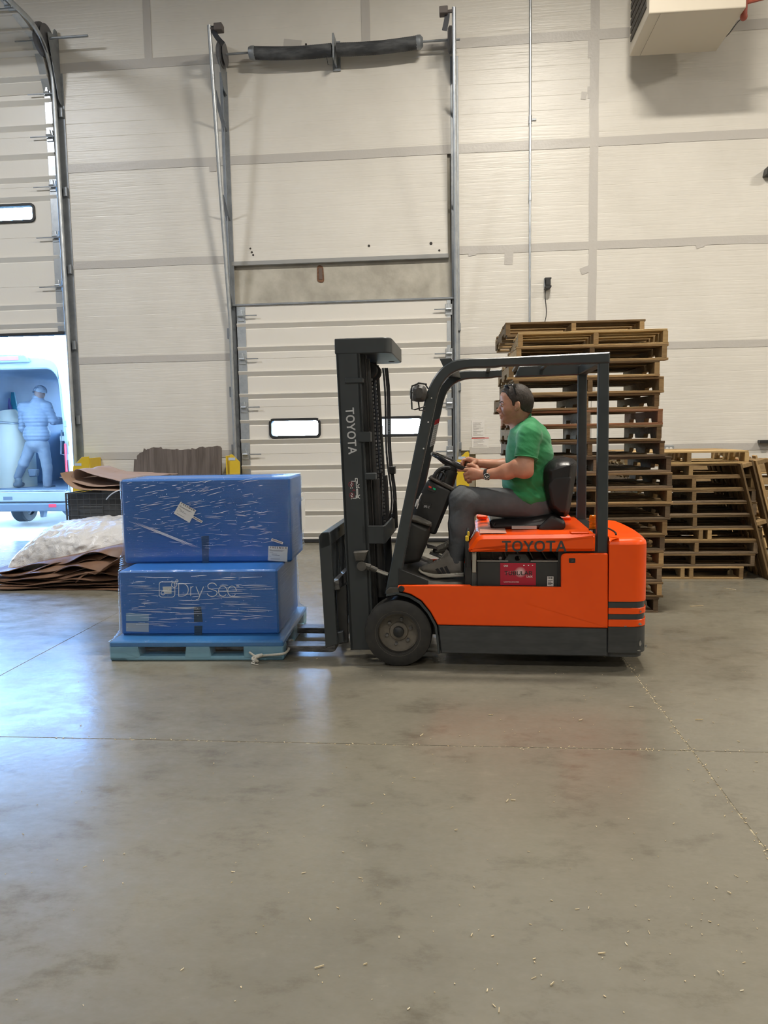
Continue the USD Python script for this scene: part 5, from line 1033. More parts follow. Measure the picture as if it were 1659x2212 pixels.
# wire crate with kraft sheets
YC = 8.35; c0, c1 = at3(142, 1066, YC), at3(300, 1066, YC); cz0, cz1 = .03, c0[2]
cw_ = c1[0]-c0[0]; cd = .85
CR_ = thing('wire_crate', 'dark wire mesh crate with dull inner panels, behind the white bundle', 'crate', (c0[0], YC, 0))
wire = mat('crate_wire', (.10, .105, .11), .4, .6); liner = mat('crate_liner', (.040, .043, .047), .7, rgb2=(.06, .063, .066), scale=6)
part(CR_, 'frame', [bar((0, y, z), (cw_, y, z), .012) for y in (0, cd) for z in (cz0, cz1)]+[bar((x, 0, z), (x, cd, z), .012) for x in (0, cw_) for z in (cz0, cz1)]+[bar((x, y, 0), (x, y, cz1), .014, up=(0, 1, 0)) for x in (0, cw_) for y in (0, cd)], wire, kind='stuff')
ws = []
for z in np.arange(cz0+.05, cz1, .062): ws += [tube([(-.006, -.006, z), (cw_+.006, -.006, z)], .0028, 5), tube([(-.006, -.006, z), (-.006, cd, z)], .0028, 5)]
for x in np.arange(.06, cw_, .075): ws += [tube([(x, -.009, cz0), (x, -.009, cz1)], .0026, 5)]
for y in np.arange(.06, cd, .075): ws += [tube([(-.009, y, cz0), (-.009, y, cz1)], .0026, 5)]
part(CR_, 'wire_mesh', ws, wire, kind='stuff')
part(CR_, 'inner_panel', box(.17*cw_, .34*cw_*1.45, .012, .02, cz0, cz1-.15, .004), mat('crate_panel', (.06, .065, .07), .6))
part(CR_, 'liner', [box(.012, cw_-.012, .024, .032, cz0, cz1-.01), box(.012, .02, .03, cd-.01, cz0, cz1-.01), box(.012, cw_-.012, cd-.03, cd-.02, cz0, cz1-.01)], liner)
for k, (x, z) in enumerate(((.80, .30), (.80, .13))): part(CR_, 'latch_ring', tube([(x*cw_+.035*math.cos(a), -.012, cz1-z*1.0+.035*math.sin(a)) for a in np.linspace(0, 2*PI, 17)], .006, 6, cap=False), wire)
def ksheet(ctrl, name_label, w=.5, y0=YC-.06, seed=0, m=kraft):
    """A kraft sheet curved along a side-on spine (photo points at depth y0), w deep."""
    P = spline([at3(x, y, y0) for x, y in ctrl], 40)
    def fn(u, v):
        k = (u*39).astype(int).clip(0, 39); p = P[k]; q = p+np.stack([.10*(v-.2), w*v, .0*v+.03*noise3(np.stack([u*3, v*3, 0*u+seed], -1), 1.3, seed)+.02*v], -1); return q
    single('kraft_sheet', grid(fn, 40, 14, .004), m, name_label, 'cardboard sheet', group=None, smooth=50)
ksheet([(134, 1022), (141, 1036), (158, 1052), (190, 1058), (270, 1060), (330, 1058)], 'curled kraft sheet with raised left edge on top of the wire crate', .75, YC-.05, 1)
ksheet([(132, 1030), (150, 1036), (180, 1046), (230, 1050), (300, 1048)], 'thin kraft sheet lying above the curled one on the wire crate', .6, YC+.05, 2, kraft_in)
ksheet([(158, 1034), (161, 1022), (168, 1014), (178, 1015), (200, 1023), (240, 1033), (268, 1040), (320, 1044)], 'kraft sheet rolled up into a hump at the top of the crate', .55, YC+.1, 3, kraft_in)
ksheet([(205, 1025), (215, 1022), (223, 1024), (250, 1027), (310, 1030), (345, 1029)], 'brown kraft sheet at the back of the wire crate', .4, YC+.55, 4)
# torn board leaning on the back wall
YP = 9.9; outl = [(283, 1045), (284, 992), (291, 983), (303, 976), (312, 970), (325, 966), (338, 967), (345, 970), (372, 971), (388, 972), (408, 971), (425, 966), (445, 965), (470, 964), (473, 968), (474, 1045), (474, 1150), (283, 1150)]
P = np.array([(at3(x, y, YP)[0], at3(x, y, YP)[2]) for x, y in outl]); P[-2:, 1] = .0; P[0, 1] = .8; pd = []
r = np.random.default_rng(3)
for k in range(len(P)-4):
    pd.append(P[k]); 
    if 1 <= k <= 12:
        for t in (.33, .66): pd.append(P[k]+(P[k+1]-P[k])*t+V(.012*r.normal(), .010*r.normal()))
pd += [P[14], (P[15][0], .0), (P[0][0], .0)]
wb = mat('old_board', (.085, .068, .058), .85, rgb2=(.17, .14, .125), scale=2.4, stretch=(7, 1, .5), contrast=(.35, .65), bump=.3, bscale=20, bstretch=(8, 1, .5))
m = prism(np.array(pd), 0, .04, 'y', .004); m.apply_transform(rot('x', math.radians(-5))); m.apply_translation((0, YP-.02, .004)); single('torn_board', m, wb, 'dark weathered board with a torn top edge leaning on the white wall', 'board')
# yellow steel guards at the feet of the tracks
yel = mat('safety_yellow', (.62, .42, .02), .45, rgb2=(.68, .47, .03), scale=4); stick = mat('sticker_blue_white', (.45, .52, .62), .5)
def guard(label, poly, side, foot):
    P = [(at3(x, y, 9.9)[0], at3(x, y, 9.9)[2]) for x, y in poly]; P = [(x, max(z, 0)) for x, z in P]; t = thing('track_guard', label, 'track guard')
    xs = [p[0] for p in P]; part(t, 'plate', prism(P, 9.86, 9.87, 'y', .002), yel); xe = min(xs) if side < 0 else max(xs); part(t, 'side_plate', box(xe-.008, xe+.008, 9.87, WY-.01, 0, max(p[1] for p in P)-.02, .002), yel)
    part(t, 'foot', box(min(xs)-.02, max(xs)+.02, 9.84, WY-.01, 0, .012), yel)
    cx = sum(xs)/len(xs); z = foot; part(t, 'sticker', box(cx-.06, cx+.03, 9.856, 9.86, z, z+.035), stick)
guard('yellow steel track guard at the right edge of the open bay', [(161, 1200), (161, 1007), (180, 987), (195, 986), (196, 1200)], 1, at3(172, 1006, 9.9)[2])
guard('yellow steel track guard left of the dock door behind the load', [(498, 1200), (498, 982), (503, 981), (520, 998), (522, 1200)], -1, at3(508, 994, 9.9)[2])
guard('yellow steel track guard right of the dock door behind the steering wheel', [(986, 1200), (986, 996), (1006, 976), (1012, 975), (1013, 1200)], 1, at3(998, 992, 9.9)[2])
# things on the wall
c0 = at3(1143.5, 0, WY-.03); cc_ = at3(1147, 725, WY-.03); xcon = (c0[0]+cc_[0])/2
t = thing('conduit', 'thin galvanised electrical conduit running up the wall above the pallets', 'conduit')
part(t, 'tube', cyl((xcon, WY-.028, .4), (xcon, WY-.028, 8.6), .014, 10), galv)
for y in (425, 258): z = at3(1145, y, WY-.03)[2]; part(t, 'coupling', cyl((xcon, WY-.028, z-.05), (xcon, WY-.028, z+.05), .019, 10), galv)
z = at3(1150, 259, WY)[2]; part(t, 'strap', box(xcon-.015, xcon+.075, WY-.014, WY-.008, z-.012, z+.012), galv_d)
a, b = at3(1177, 600, WY-.08), at3(1191, 625, WY-.08)
t = thing('sensor', 'small black scanner device with a cord high on the wall', 'sensor')
part(t, 'body', prism(rounded([(a[0]+.012, b[2]+.05), (b[0]-.01, b[2]+.05), (b[0]-.01, a[2]-.02), (b[0], a[2]-.015), (b[0], a[2]), (a[0]+.0, a[2]), (a[0], a[2]-.02), (a[0]+.012, a[2]-.03)], .006), WY-.10, WY-.02, 'y', .004), black_m)
part(t, 'bracket', box(a[0]-.004, a[0]+.008, WY-.06, WY-.004, b[2]+.01, a[2], .002), galv_d)
part(t, 'nose', prism(rounded([(a[0], b[2]+.045), (b[0]-.01, b[2]+.045), (b[0], b[2]+.035), (b[0]-.01, b[2]+.01), (a[0]+.02, b[2]-.005), (a[0]-.005, b[2]+.012)], .012), WY-.13, WY-.02, 'y', .006), black_m)
part(t, 'cord', tube(spline([at3(1179, 626, WY-.03), at3(1178, 645, WY-.02), at3(1180, 680, WY-.02), at3(1176, 700, WY-.015), at3(1177, 735, WY-.015), at3(1175, 800, WY-.02)], 30), .005, 5), black_m)
a, b = at3(1432, 962, WY), at3(1454, 976, WY); t = thing('outlet_box', 'grey metal double outlet box on the wall behind the short stack', 'outlet')
part(t, 'box', box(a[0], b[0], WY-.05, WY, b[2], a[2], .008), galv)
cx, cz = (a[0]+b[0])/2, (a[2]+b[2])/2; part(t, 'socket', [lathe([(0, -.054), (.018, -.054), (.02, -.048)], 14, 'y', (cx+s*.024, WY, cz)) for s in (-1,)], white_m); part(t, 'socket', lathe([(0, -.054), (.018, -.054), (.02, -.048)], 14, 'y', (cx+.024, WY, cz)), white_m)
def notice(name, label, q, m, lines, head=None):
    P = [(at3(x, y, WY)[0], at3(x, y, WY)[2]) for x, y in q]; t = single(name, prism(P, WY-.006, WY-.003, 'y'), m, label, 'notice', smooth=False); x0, z0 = P[0]; x1, z1 = P[2]; w, h = x1-x0, z0-z1; r = np.random.default_rng(int(abs(x0*100)))
    if head: part(t, 'red_heading', box(x0, x1, WY-.0075, WY-.006, z0-.07*h, z0), head, smooth=False)
    for k in range(lines): z = z0-h*(.14+.8*k/lines); part(t, 'print_line', box(x0+w*.1, x0+w*(.3+.6*r.random()), WY-.0072, WY-.006, z-.0045, z), mat('faint_print', (.36, .33, .31), .6), smooth=False)
notice('notice', 'white printed notice pinned to the wall right of the dock door, upper one', [(1019, 908), (1047, 907), (1047, 944), (1020, 944)], mat('notice_paper', (.72, .69, .64), .6), 13)
notice('notice', 'white notice with a red heading line on the wall below the other notice', [(1019, 946), (1056, 945), (1056, 967), (1019, 967)], mat('notice_paper', (.72, .69, .64), .6), 6, red_m)
# unit heater hanging at the top right
YH = 8.95; h0, h1 = at3(1402, 38, YH), at3(1612, 8, YH); zh_ = (h0[2]+h1[2])/2
t = thing('unit_heater', 'cream unit heater box hanging at the top right of the wall', 'heater')
part(t, 'casing', prism(rounded([(YH, zh_), (9.9, zh_), (9.9, zh_+.95), (YH+.1, zh_+.95), (YH, zh_+.85)], .02), h0[0], h1[0], 'x', .006), mat('heater_cream', (.62, .56, .46), .45))
part(t, 'louvre', [box(h0[0]-.012, h0[0], YH+.1+.0*k, 9.8, zh_+.12+.09*k, zh_+.18+.09*k) for k in range(8)], dusty, kind='stuff')
part(t, 'seam', box(h0[0]+.12, h0[0]+.124, YH+.02, 9.88, zh_-.003, zh_), mat('seam_brown', (.35, .31, .25), .6))
for x in (h0[0]+.15, h1[0]-.15): part(t, 'hanger_rod', cyl((x, 9.4, zh_+.95), (x, 9.4, 8.6), .008, 6), galv_d)
part(t, 'valve', [cyl(V(h1[0]+.03, YH+.15, zh_-.01), V(h1[0]+.03, YH+.15, zh_+.16), .035, 12), ball(V(h1[0]+.03, YH+.15, zh_-.02), .04, 1)], mat('pipe_red', (.35, .08, .05), .5))
part(t, 'pipe', tube([(h1[0]+.03, YH+.15, zh_+.12), (h1[0]+.5, YH+.15, zh_+.2), (h1[0]+.6, YH+.15, 8.55)], .022, 8), mat('pipe_red', (.35, .08, .05), .5))
part(t, 'cable', tube(spline([(h1[0]+.02, YH+.15, zh_-.03), at3(1590, 52, 9.4), at3(1566, 80, 10.0), at3(1555, 84, WY-.01)], 18), .006, 5), black_m)
a = at3(1656, 370, WY-.08); single('wall_sensor', prism(rounded([(a[0]-.02, a[2]-.05), (a[0]+.12, a[2]-.05), (a[0]+.12, a[2]+.05), (a[0]-.0, a[2]+.05)], .01), WY-.14, WY, 'y', .004), black_m, 'small black box on the wall at the right edge', 'sensor')
a = at3(1650, 954, WY-.05); single('wall_clip', box(a[0]-.06, a[0]+.14, WY-.1, WY, a[2]-.02, a[2]+.02, .006), black_m, 'dark metal ledge on the wall at the right edge above the pallets', 'bracket')

# ------------------------------------------------------------------ van outside the open bay
VY = 12.2
def vx(px, py, Y=VY): P = at3(px, py, Y); return V(P[0], P[2])
vw = mat('van_white', (.36, .40, .41), .3, coat=.5); vin = mat('van_lining_hazed', (.28, .35, .44), .8, rgb2=(.32, .39, .48), scale=2); vbk = mat('van_bumper', (.13, .16, .19), .6)  # lining colour lifted to light blue-grey to imitate haze inside the van
xR = vx(152, 1000)[0]; VWd = 2.05; xL = xR-VWd; ztop = vx(30, 772)[1]; zsill = vx(80, 1060)[1]; vb = vx(80, 1104)[1]
VAN = thing('van', 'white high-roof cargo van backed up to the bay with its rear open', 'van')
out = rounded([(xL, vb), (xR, vb), (xR, zsill+.75), (xR-.12, ztop-.08), (xR-.42, ztop), (xL+.42, ztop), (xL+.12, ztop-.08), (xL, zsill+.75)], [.02, .02, .3, .2, .3, .3, .2, .3], 6)
ix = vx(143, 1000)[0]; zot = vx(60, 797)[1]
ins = rounded([(xL+(xR-ix), zsill), (ix, zsill), (ix, zsill+.7), (ix-.03, vx(130, 830)[1]), (vx(112, 797)[0], zot), (xL+(xR-vx(112, 797)[0]), zot), (xL+(xR-ix)+.03, vx(130, 830)[1]), (xL+(xR-ix), zsill+.7)], [.02, .02, .3, .12, .16, .16, .12, .3], 6)
part(VAN, 'rear_frame', prism(out, VY, VY+.16, 'y', .02, [ins]), vw, smooth=40)
part(VAN, 'body_shell', prism(out, VY+.16, VY+5.2, 'y', .01, [shrink(out, .05)]), vw, smooth=40)
lin = shrink(out, .07)
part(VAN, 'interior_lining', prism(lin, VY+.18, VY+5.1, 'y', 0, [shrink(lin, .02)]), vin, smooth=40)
part(VAN, 'cargo_floor', box(xL+.08, xR-.08, VY+.02, VY+3.6, vb, zsill, .01), mat('van_floor_hazed', (.2, .24, .29), .6))  # floor colour lightened with the lining, as painted haze
part(VAN, 'sill_trim', box(xL+.1, xR-.1, VY-.02, VY+.06, zsill-.012, zsill+.012, .004), galv)
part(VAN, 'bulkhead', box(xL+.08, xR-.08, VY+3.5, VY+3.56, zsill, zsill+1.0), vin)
part(VAN, 'front_end', [box(xL+.1, xR-.1, VY+4.6, VY+5.6, vb+.1, zsill+.75, .1)], vw)
za, zb_2 = vx(80, 1062)[1], vx(80, 1084)[1]; part(VAN, 'tailgate_sill', box(xL+.03, xR-.04, VY-.05, VY+.02, zb_2, za, .015), vw)
zc1, zc2 = vx(80, 1086)[1], vx(80, 1103)[1]; bmp = part(VAN, 'bumper', box(xL, xR-.02, VY-.14, VY+.1, zc2, zc1, .02), vbk)
a, b = vx(105, 1089, VY-.14), vx(122, 1096, VY-.14); part(bmp, 'reflector', box(a[0], b[0], VY-.145, VY-.138, b[1], a[1], .003), mat('reflector_red', (.7, .06, .09), .3), smooth=False)
a, b = vx(7, 1073, VY-.05), vx(27, 1080, VY-.05); part(VAN, 'plate_recess', box(a[0], b[0], VY-.052, VY-.048, b[1], a[1]), mat('recess_grey', (.12, .15, .18), .6))
a, b = vx(139, 958), vx(148, 1040); part(VAN, 'tail_lamp', box(a[0], b[0], VY-.03, VY+.05, b[1], a[1], .012), mat('lamp_red', (.75, .05, .07), .25, coat=.5))
a, b = vx(151, 953), vx(156, 962); part(VAN, 'side_marker', box(a[0], min(b[0], xR+.0), VY-.012, VY+.02, b[1], a[1], .004), mat('lamp_amber', (.7, .45, .08), .3))
a, b = vx(-60, 771), vx(66, 783); sl_ = part(VAN, 'spoiler', prism(rounded([(a[0], b[1]), (b[0]-.02, b[1]), (b[0], b[1]+.02), (b[0]-.06, a[1]-.0), (a[0], a[1]+.03)], .03), VY-.06, VY+.2, 'y', .01), mat('spoiler_grey', (.25, .33, .36), .4))
a, b = vx(-60, 772, VY-.06), vx(40, 778, VY-.06); part(sl_, 'brake_lamp', box(a[0], b[0], VY-.07, VY-.05, b[1], a[1], .004), mat('lamp_pink', (.75, .2, .25), .3))
part(VAN, 'hinge', [box(ix+.0, ix+.05, VY-.01, VY+.02, z, z+.1, .005) for z in (zsill+.5, zsill+1.05)], vw); part(VAN, 'grab_handle', tube([(ix-.1, VY+.1, zsill+1.0), (ix-.13, VY+.1, zsill+.6), (ix-.05, VY+.1, zsill+.58)], .014, 8), vbk); part(VAN, 'door_strap', box(ix-.13, ix-.03, VY+.09, VY+.11, zsill+.82, zsill+.9), vw)
for c_, nm in ((52, 'rear_wheel'),):
    w0 = vx(52, 1137, VY+.7); tr = .28
    wv = part(VAN, 'rear_wheel', lathe([(.16, 0), (.22, -.005), (tr-.02, .01), (tr, .04), (tr, .2), (tr-.02, .23), (.16, .24), (.16, 0)], 32, 'x', (w0[0]-.12, VY+.75, tr-.0)), mat('van_tyre', (.055, .065, .075), .7))
    part(wv, 'rim', lathe([(.16, .19), (.12, .2), (.1, .17), (0, .17)], 24, 'x', (w0[0]-.12, VY+.75, tr)), mat('van_rim', (.2, .23, .25), .5))
part(VAN, 'tow_bracket', prism([(vx(88, 1103)[0], vx(88, 1103)[1]), (vx(100, 1103)[0], vx(100, 1103)[1]), (vx(97, 1117)[0], vx(97, 1117)[1]), (vx(91, 1117)[0], vx(91, 1117)[1])], VY-.05, VY+.05, 'y', .004), vbk)
part(VAN, 'mud_guard', prism([vx(128, 1103), vx(146, 1103), vx(146, 1115), vx(138, 1113)], VY+.05, VY+.4, 'y', .01), vbk)
# cargo
YG = 13.2
p = vx(24, 985, YG); q = vx(18, 886, YG); rad = .36
single('sack', tube([(p[0]-.08, YG+.2, zsill+.0), (p[0]-.08, YG+.2, zsill+.32), (p[0]-.08, YG+.2, p[1]+.02), (p[0]-.09, YG+.2, p[1]+.45), (p[0]-.14, YG+.2, q[1])], [.38, .38, .38, .32, .15], 28), mat('drum_cream', (.62, .60, .50), .6), 'pale cream rounded sack standing at the left in the van', 'sack', smooth=50)
single('strap_band', tube([(p[0]-.12+.28*math.cos(a), YG+.2+.28*math.sin(a), vx(10, 914, YG)[1]+.01*math.sin(3*a)) for a in np.linspace(0, 2*PI, 25)], .02, 6, cap=False), galv, 'silvery strap round the pale sack in the van', 'strap')
P = [vx(14, 847, 13.75), vx(30, 847, 13.75), vx(46, 935, 13.75), vx(38, 935, 13.75)]
single('board', prism(P, 13.75, 13.79, 'y', .004), mat('panel_teal', (.05, .30, .42), .5), 'teal board leaning inside the van behind the man', 'board')
P = [vx(-6, 840, 13.65), vx(12, 840, 13.65), vx(36, 930, 13.65), vx(32, 980, 13.65), vx(-6, 980, 13.65)]
single('blanket', prism(rounded(P, .05), 13.65, 13.72, 'y', .02), mat('blanket_purple', (.14, .13, .32), .8), 'purple moving blanket hanging in the van beside the sack', 'blanket', smooth=40)
# splinters and chips on the floor
r = np.random.default_rng(21); chip = mat('wood_chip', (.55, .43, .24), .8, rgb2=(.68, .58, .4), scale=30)
def splinter(px, py, L, a, w=.0035):
    p = fl(px, py); L = L*min(1, (p[1]/5.2)); w = w*min(1, .3+p[1]/7); d = V(math.cos(a), math.sin(a), 0)*L/2; return bar(p-d+V(0, 0, .003), p+d+V(0, 0, .003+.004*r.random()), w, .004)
for k, (px, py, L, a) in enumerate([(1505, 1310, .11, .1), (1577, 1273, .11, -.9), (1510, 1556, .05, -.15), (911, 1589, .045, 1.1), (1364, 1528, .03, 0), (1254, 1557, .03, .4), (690, 2091, .07, .4), (1109, 1730, .03, -.1), (1096, 1732, .03, 1.0), (1193, 2128, .035, .7), (1575, 1930, .03, -1.), (1552, 2103, .03, -1.3), (1078, 2186, .035, 1.45), (1019, 2022, .03, 1.2), (985, 1795, .02, -.1), (1300, 2062, .05, 0), (789, 2085, .03, .5), (1060, 1545, .03, .1)]):
    single('wood_splinter', splinter(px, py, L, a), chip, 'pale wood splinter lying on the concrete floor', 'splinter', group='splinters on the floor')
ch = []
for k in range(420):
    px, py = r.random()*1659, 1290+900*r.random()**1.1
    if r.random() > (.25+.75*px/1659): continue
    p = fl(px, py); d = p[1]
    if p[1] > 5.2 and p[0] < 1.9: continue
    a = r.random()*PI; L = .003+.012*r.random()**4; ch.append(bar(p+V(0, 0, .002)-V(math.cos(a), math.sin(a), 0)*L/2, p+V(0, 0, .003)+V(math.cos(a), math.sin(a), 0)*L/2, .0012+.0018*r.random(), .002))
for k in range(260):
    j = r.random(); p = V(-2.0+6*j, 3.44+.012*r.normal(), 0) if k % 2 else V(1.05+.012*r.normal(), 1.6+3.6*j, 0); a = r.random()*PI; L = .003+.008*r.random(); ch.append(bar(p+V(0, 0, .001)-V(math.cos(a), math.sin(a), 0)*L/2, p+V(0, 0, .002)+V(math.cos(a), math.sin(a), 0)*L/2, .003, .002))
single('wood_chips', trimesh.util.concatenate(ch), chip, 'tiny wood chips scattered over the floor and along its joints', 'wood chips', kind='stuff', smooth=False)
# ------------------------------------------------------------------ people
def skin_mat(name, c):
    return mat(name, c, .48, rgb2=tuple(x*.9 for x in c), scale=30, extra={'subsurface_weight': .12, 'subsurface_scale': .012, 'subsurface_radius': (1, .35, .2)}, bump=.05, bscale=200)
skin = skin_mat('skin', (.55, .27, .175))
shirt_m = mat('green_cotton', (.022, .225, .075), .8, rgb2=(.026, .25, .085), scale=5, bump=.12, bscale=300, extra={'sheen_weight': .15}); jean_m = mat('grey_denim', (.07, .077, .084), .85, rgb2=(.10, .107, .114), scale=7, bump=.15, bscale=350)
hair_m = mat('dark_hair', (.020, .013, .009), .6, rgb2=(.038, .026, .018), scale=60, stretch=(1, 1, 3), bump=.3, bscale=110, bstretch=(2.5, 1, .6)); shoe_m = mat('grey_suede', (.20, .185, .165), .85, rgb2=(.24, .225, .2), scale=14); sole_m = mat('sole_offwhite', (.58, .55, .47), .6); lace_m = mat('lace_grey', (.40, .38, .34), .8)
PE = thing('person', 'person in green t-shirt and grey jeans driving the forklift, sunglasses on the head', 'person', FO, FA)
C_ = .5
H = lambda x, y, dv=0.: S3(x, y, C_)+V(0, dv, 0)
shN, elN, wrN = S3(1143, 941, .30), S3(1133, 1016, .255), S3(1050, 1025, .335)
shF, elF, wrF = S3(1143, 941, .70), S3(1120, 1010, .74), S3(1040, 1001, .64)
def hand(w, kn, side, fingers, thumb, pw=.036):
    """Palm from wrist w to the knuckle points kn (index to little), then finger chains and a thumb."""
    f = [cap(w, (kn[0]+kn[1])/2, .026, .019), cap(w, (kn[2]+kn[3])/2, .025, .018)]+[cap(w+(k-w)*.45, k, .018, .0125) for k in kn]
    for k, ch in zip(kn, fingers):
        pts = [k]+ch; rr = np.linspace(.0118, .0085, len(pts))
        f += [(cap(pts[i], pts[i+1], rr[i], rr[i+1]), .004) for i in range(len(pts)-1)]
    tb = [w+(kn[0]-w)*.35]+thumb; rr = np.linspace(.016, .0105, len(tb)); f += [(cap(tb[i], tb[i+1], rr[i], rr[i+1]), .006) for i in range(len(tb)-1)]
    return f
hv = .365
kN = [S3(1019, 1014, hv), S3(1015, 1020.5, hv-.008), S3(1017, 1027.5, hv-.004), S3(1021, 1033.5, hv+.004)]
handN = hand(wrN+V(-.01, .005, 0), kN, -1, [[S3(1003, 1014.5, hv+.004), S3(995, 1015.5, hv+.008), S3(988, 1016.5, hv+.012)], [S3(1004, 1024, hv+.002), S3(1004.5, 1029, hv+.024), S3(1010, 1030.5, hv+.034)], [S3(1006, 1031.5, hv+.004), S3(1007, 1036.5, hv+.024), S3(1012, 1036.5, hv+.034)], [S3(1011.5, 1037.5, hv+.01), S3(1012, 1041.5, hv+.026), S3(1017, 1041, hv+.034)]],
             [S3(1029, 1009, hv+.03), S3(1020, 1005, hv+.045), S3(1011, 1004, hv+.05)])
fv = .60
kF = [S3(1012, 991, fv), S3(1010, 995, fv+.02), S3(1010, 1000, fv+.035), S3(1013, 1005, fv+.045)]
handF = hand(wrF+V(-.01, 0, 0), kF, 1, [[S3(1001, 994, fv-.006), S3(997, 1000, fv-.01), S3(999, 1005, fv-.008)], [S3(1000, 999, fv+.016), S3(998, 1005, fv+.014), S3(1002, 1009, fv+.014)], [S3(1001, 1004, fv+.034), S3(1001, 1009, fv+.032), S3(1006, 1011, fv+.03)], [S3(1005, 1008, fv+.046), S3(1005, 1012, fv+.044), S3(1010, 1013, fv+.04)]],
             [S3(1020, 1003, fv-.035), S3(1012, 1008, fv-.04), S3(1006, 1011, fv-.038)])
head = [ell(H(1116, 862), (.098, .074, .092)), (ell(H(1102, 880), (.062, .058, .082)), .025), (ell(H(1097, 857), (.048, .056, .045)), .02)]
for s in (-1, 1):
    head += [(cap(H(1091, 905.5, s*.012), H(1117, 893, s*.047), .017, .020), .022), (cap(H(1083, 870.2, s*.010), H(1088, 869.6, s*.042), .0085, .008), .010), (ell(H(1094, 886, s*.041), (.024, .018, .020)), .025), (ell(H(1079.5, 888.3, s*.0115), (.011, .0075, .0072)), .006)]
head += [(cap(H(1083, 873), H(1077.2, 885), .0068, .0088), .010), (ell(H(1074.8, 886.8), (.0098, .0105, .0092)), .006), (ell(H(1084.5, 897), (.014, .024, .018)), .012), (cap(H(1078.5, 890.5), H(1080.5, 895), .005, .006), .006),
         (cap(H(1080.8, 897.2, -.014), H(1080.8, 897.2, .014), .0058, .0058), .005), (cap(H(1082, 902.4, -.012), H(1082, 902.4, .012), .0068, .0068), .005), (ell(H(1088, 908), (.015, .02, .0145)), .012), (cap(H(1095, 908), H(1108, 911), .022, .028), .025)]
for s in (-1, 1):
    head += [(ell(H(1082.5, 875.8, s*.033), (.011, .014, .0085)), .009, 'cut'), (cap(H(1077, 900, 0), H(1085.5, 899.9, s*.023), .0016, .0014), .003, 'cut'), (cap(H(1080.5, 890.5, s*.02), H(1085, 895, s*.028), .002, .002), .006, 'cut')]
    head += [(ell(H(1116.5, 877, s*.077), (.0175, .0085, .030), rot('z', s*.35)[:3, :3] @ rot('y', .15)[:3, :3]), .006), (ell(H(1114.5, 876.5, s*.087), (.0095, .0085, .018)), .005, 'cut'), (ell(H(1112.5, 885.5, s*.075), (.008, .007, .010)), .006), (ell(H(1112, 878, s*.082), (.005, .004, .006)), .004)]
neck = [(cap(H(1121, 892), H(1134, 926), .054, .064), .025), (cap(H(1109, 905), H(1122, 925), .034, .048), .025)]
armN = [(cap(shN, elN, .056, .050), .02), (cap(elN+V(-.0, 0, .01), elN+.45*(wrN-elN)+V(0, 0, .008), .049, .046), .03), (cap(elN+.45*(wrN-elN), wrN, .045, .030), .03), (ell(elN+V(.022, 0, -.012), (.03, .032, .03)), .02), (ell(elN+V(-.045, -.0, .03), (.05, .04, .042)), .03)]
armF = [(cap(shF, elF, .056, .048), .02), (cap(elF, elF+.4*(wrF-elF), .046, .044), .03), (cap(elF+.4*(wrF-elF), wrF, .044, .029), .03)]
torso = [(cap(H(1140, 945), H(1150, 1060), .11, .12), .05), (cap(shN, shF, .05, .05), .04)]
sk = blend(head+neck+torso+armN+armF+[(f if isinstance(f, tuple) else (f, .012)) for f in handN+handF], .02)
P_ = [S3(985, 1050, .3), S3(1205, 820, .3)]
body = part(PE, 'body', sdf_mesh(sk, V(S(980, 1, .3)[0], .17, S(1, 1075, .3)[1]), V(S(1200, 1, .3)[0], .84, S(1, 822, .4)[1]), .0042), skin, smooth=True)
# nails and eyes
for s in (-1, 1):
    e = H(1085.2, 876, s*.0315); part(PE, 'eye', ball(e, .0118, 3), mat('eye_white', (.5, .47, .45), .2)); part(PE, 'iris', ball(e+V(-.0068, s*.0036, -.0008), .0058, 2), mat('iris_brown', (.03, .018, .01), .15))
    for nrm, off in (((-.15, 0, 1), .0024), ((-.1, 0, -1), .0040)):
        m = trimesh.intersections.slice_mesh_plane(ball(e, .0131, 4), nrm, e+V(0, 0, off*np.sign(nrm[2]))); part(PE, 'eyelid', m, skin, smooth=True)
    part(PE, 'eyebrow', tube(spline([H(1080.6, 870.6, s*.012), H(1080.8, 868.8, s*.026), H(1084, 868.4, s*.040), H(1088, 870.4, s*.050)], 12), [.0016+.002*math.sin(PI*(.15+.8*t)) for t in np.linspace(0, 1, 12)], 6), hair_m)
for k, c in enumerate((S3(988.8, 1014.9, hv+.009),)): part(PE, 'finger_nail', ball(c, .0062, 2, (1, .8, .5)), skin_mat('nail', (.6, .36, .28)))
# hair
hl_x = np.array([1066, 1079, 1084, 1091, 1095, 1100, 1104, 1106, 1110.5, 1111, 1122, 1123, 1126, 1146, 1160]); hl_y = np.array([841, 843, 846, 848, 855, 862, 866, 877, 878, 868.5, 868.5, 880, 889, 893, 893])
hu = np.array([S(x, 870, C_)[0] for x in hl_x]); hz = np.array([S(1110, y, C_)[1] for y in hl_y]); hC = H(1116.5, 863)
def hairf(p):
    d = smin(ell(hC, (.104, .081, .103))(p), ell(H(1097, 852), (.047, .062, .042))(p), .015); d = smin(d, cap(H(1136, 868), H(1136, 884), .048, .040)(p), .03)
    d = d-.004*(meshkit.fbm(p*V(60, 60, 25), 2, 3)-.5)-.003*(meshkit.fbm(p*V(160, 160, 60), 2, 5)-.5)
    return np.maximum(d, (np.interp(p[:, 0], hu, hz)-p[:, 2])*.8)
part(PE, 'hair', sdf_mesh(hairf, hC-V(.15, .12, .13), hC+V(.16, .12, .14), .0038), hair_m, smooth=True)
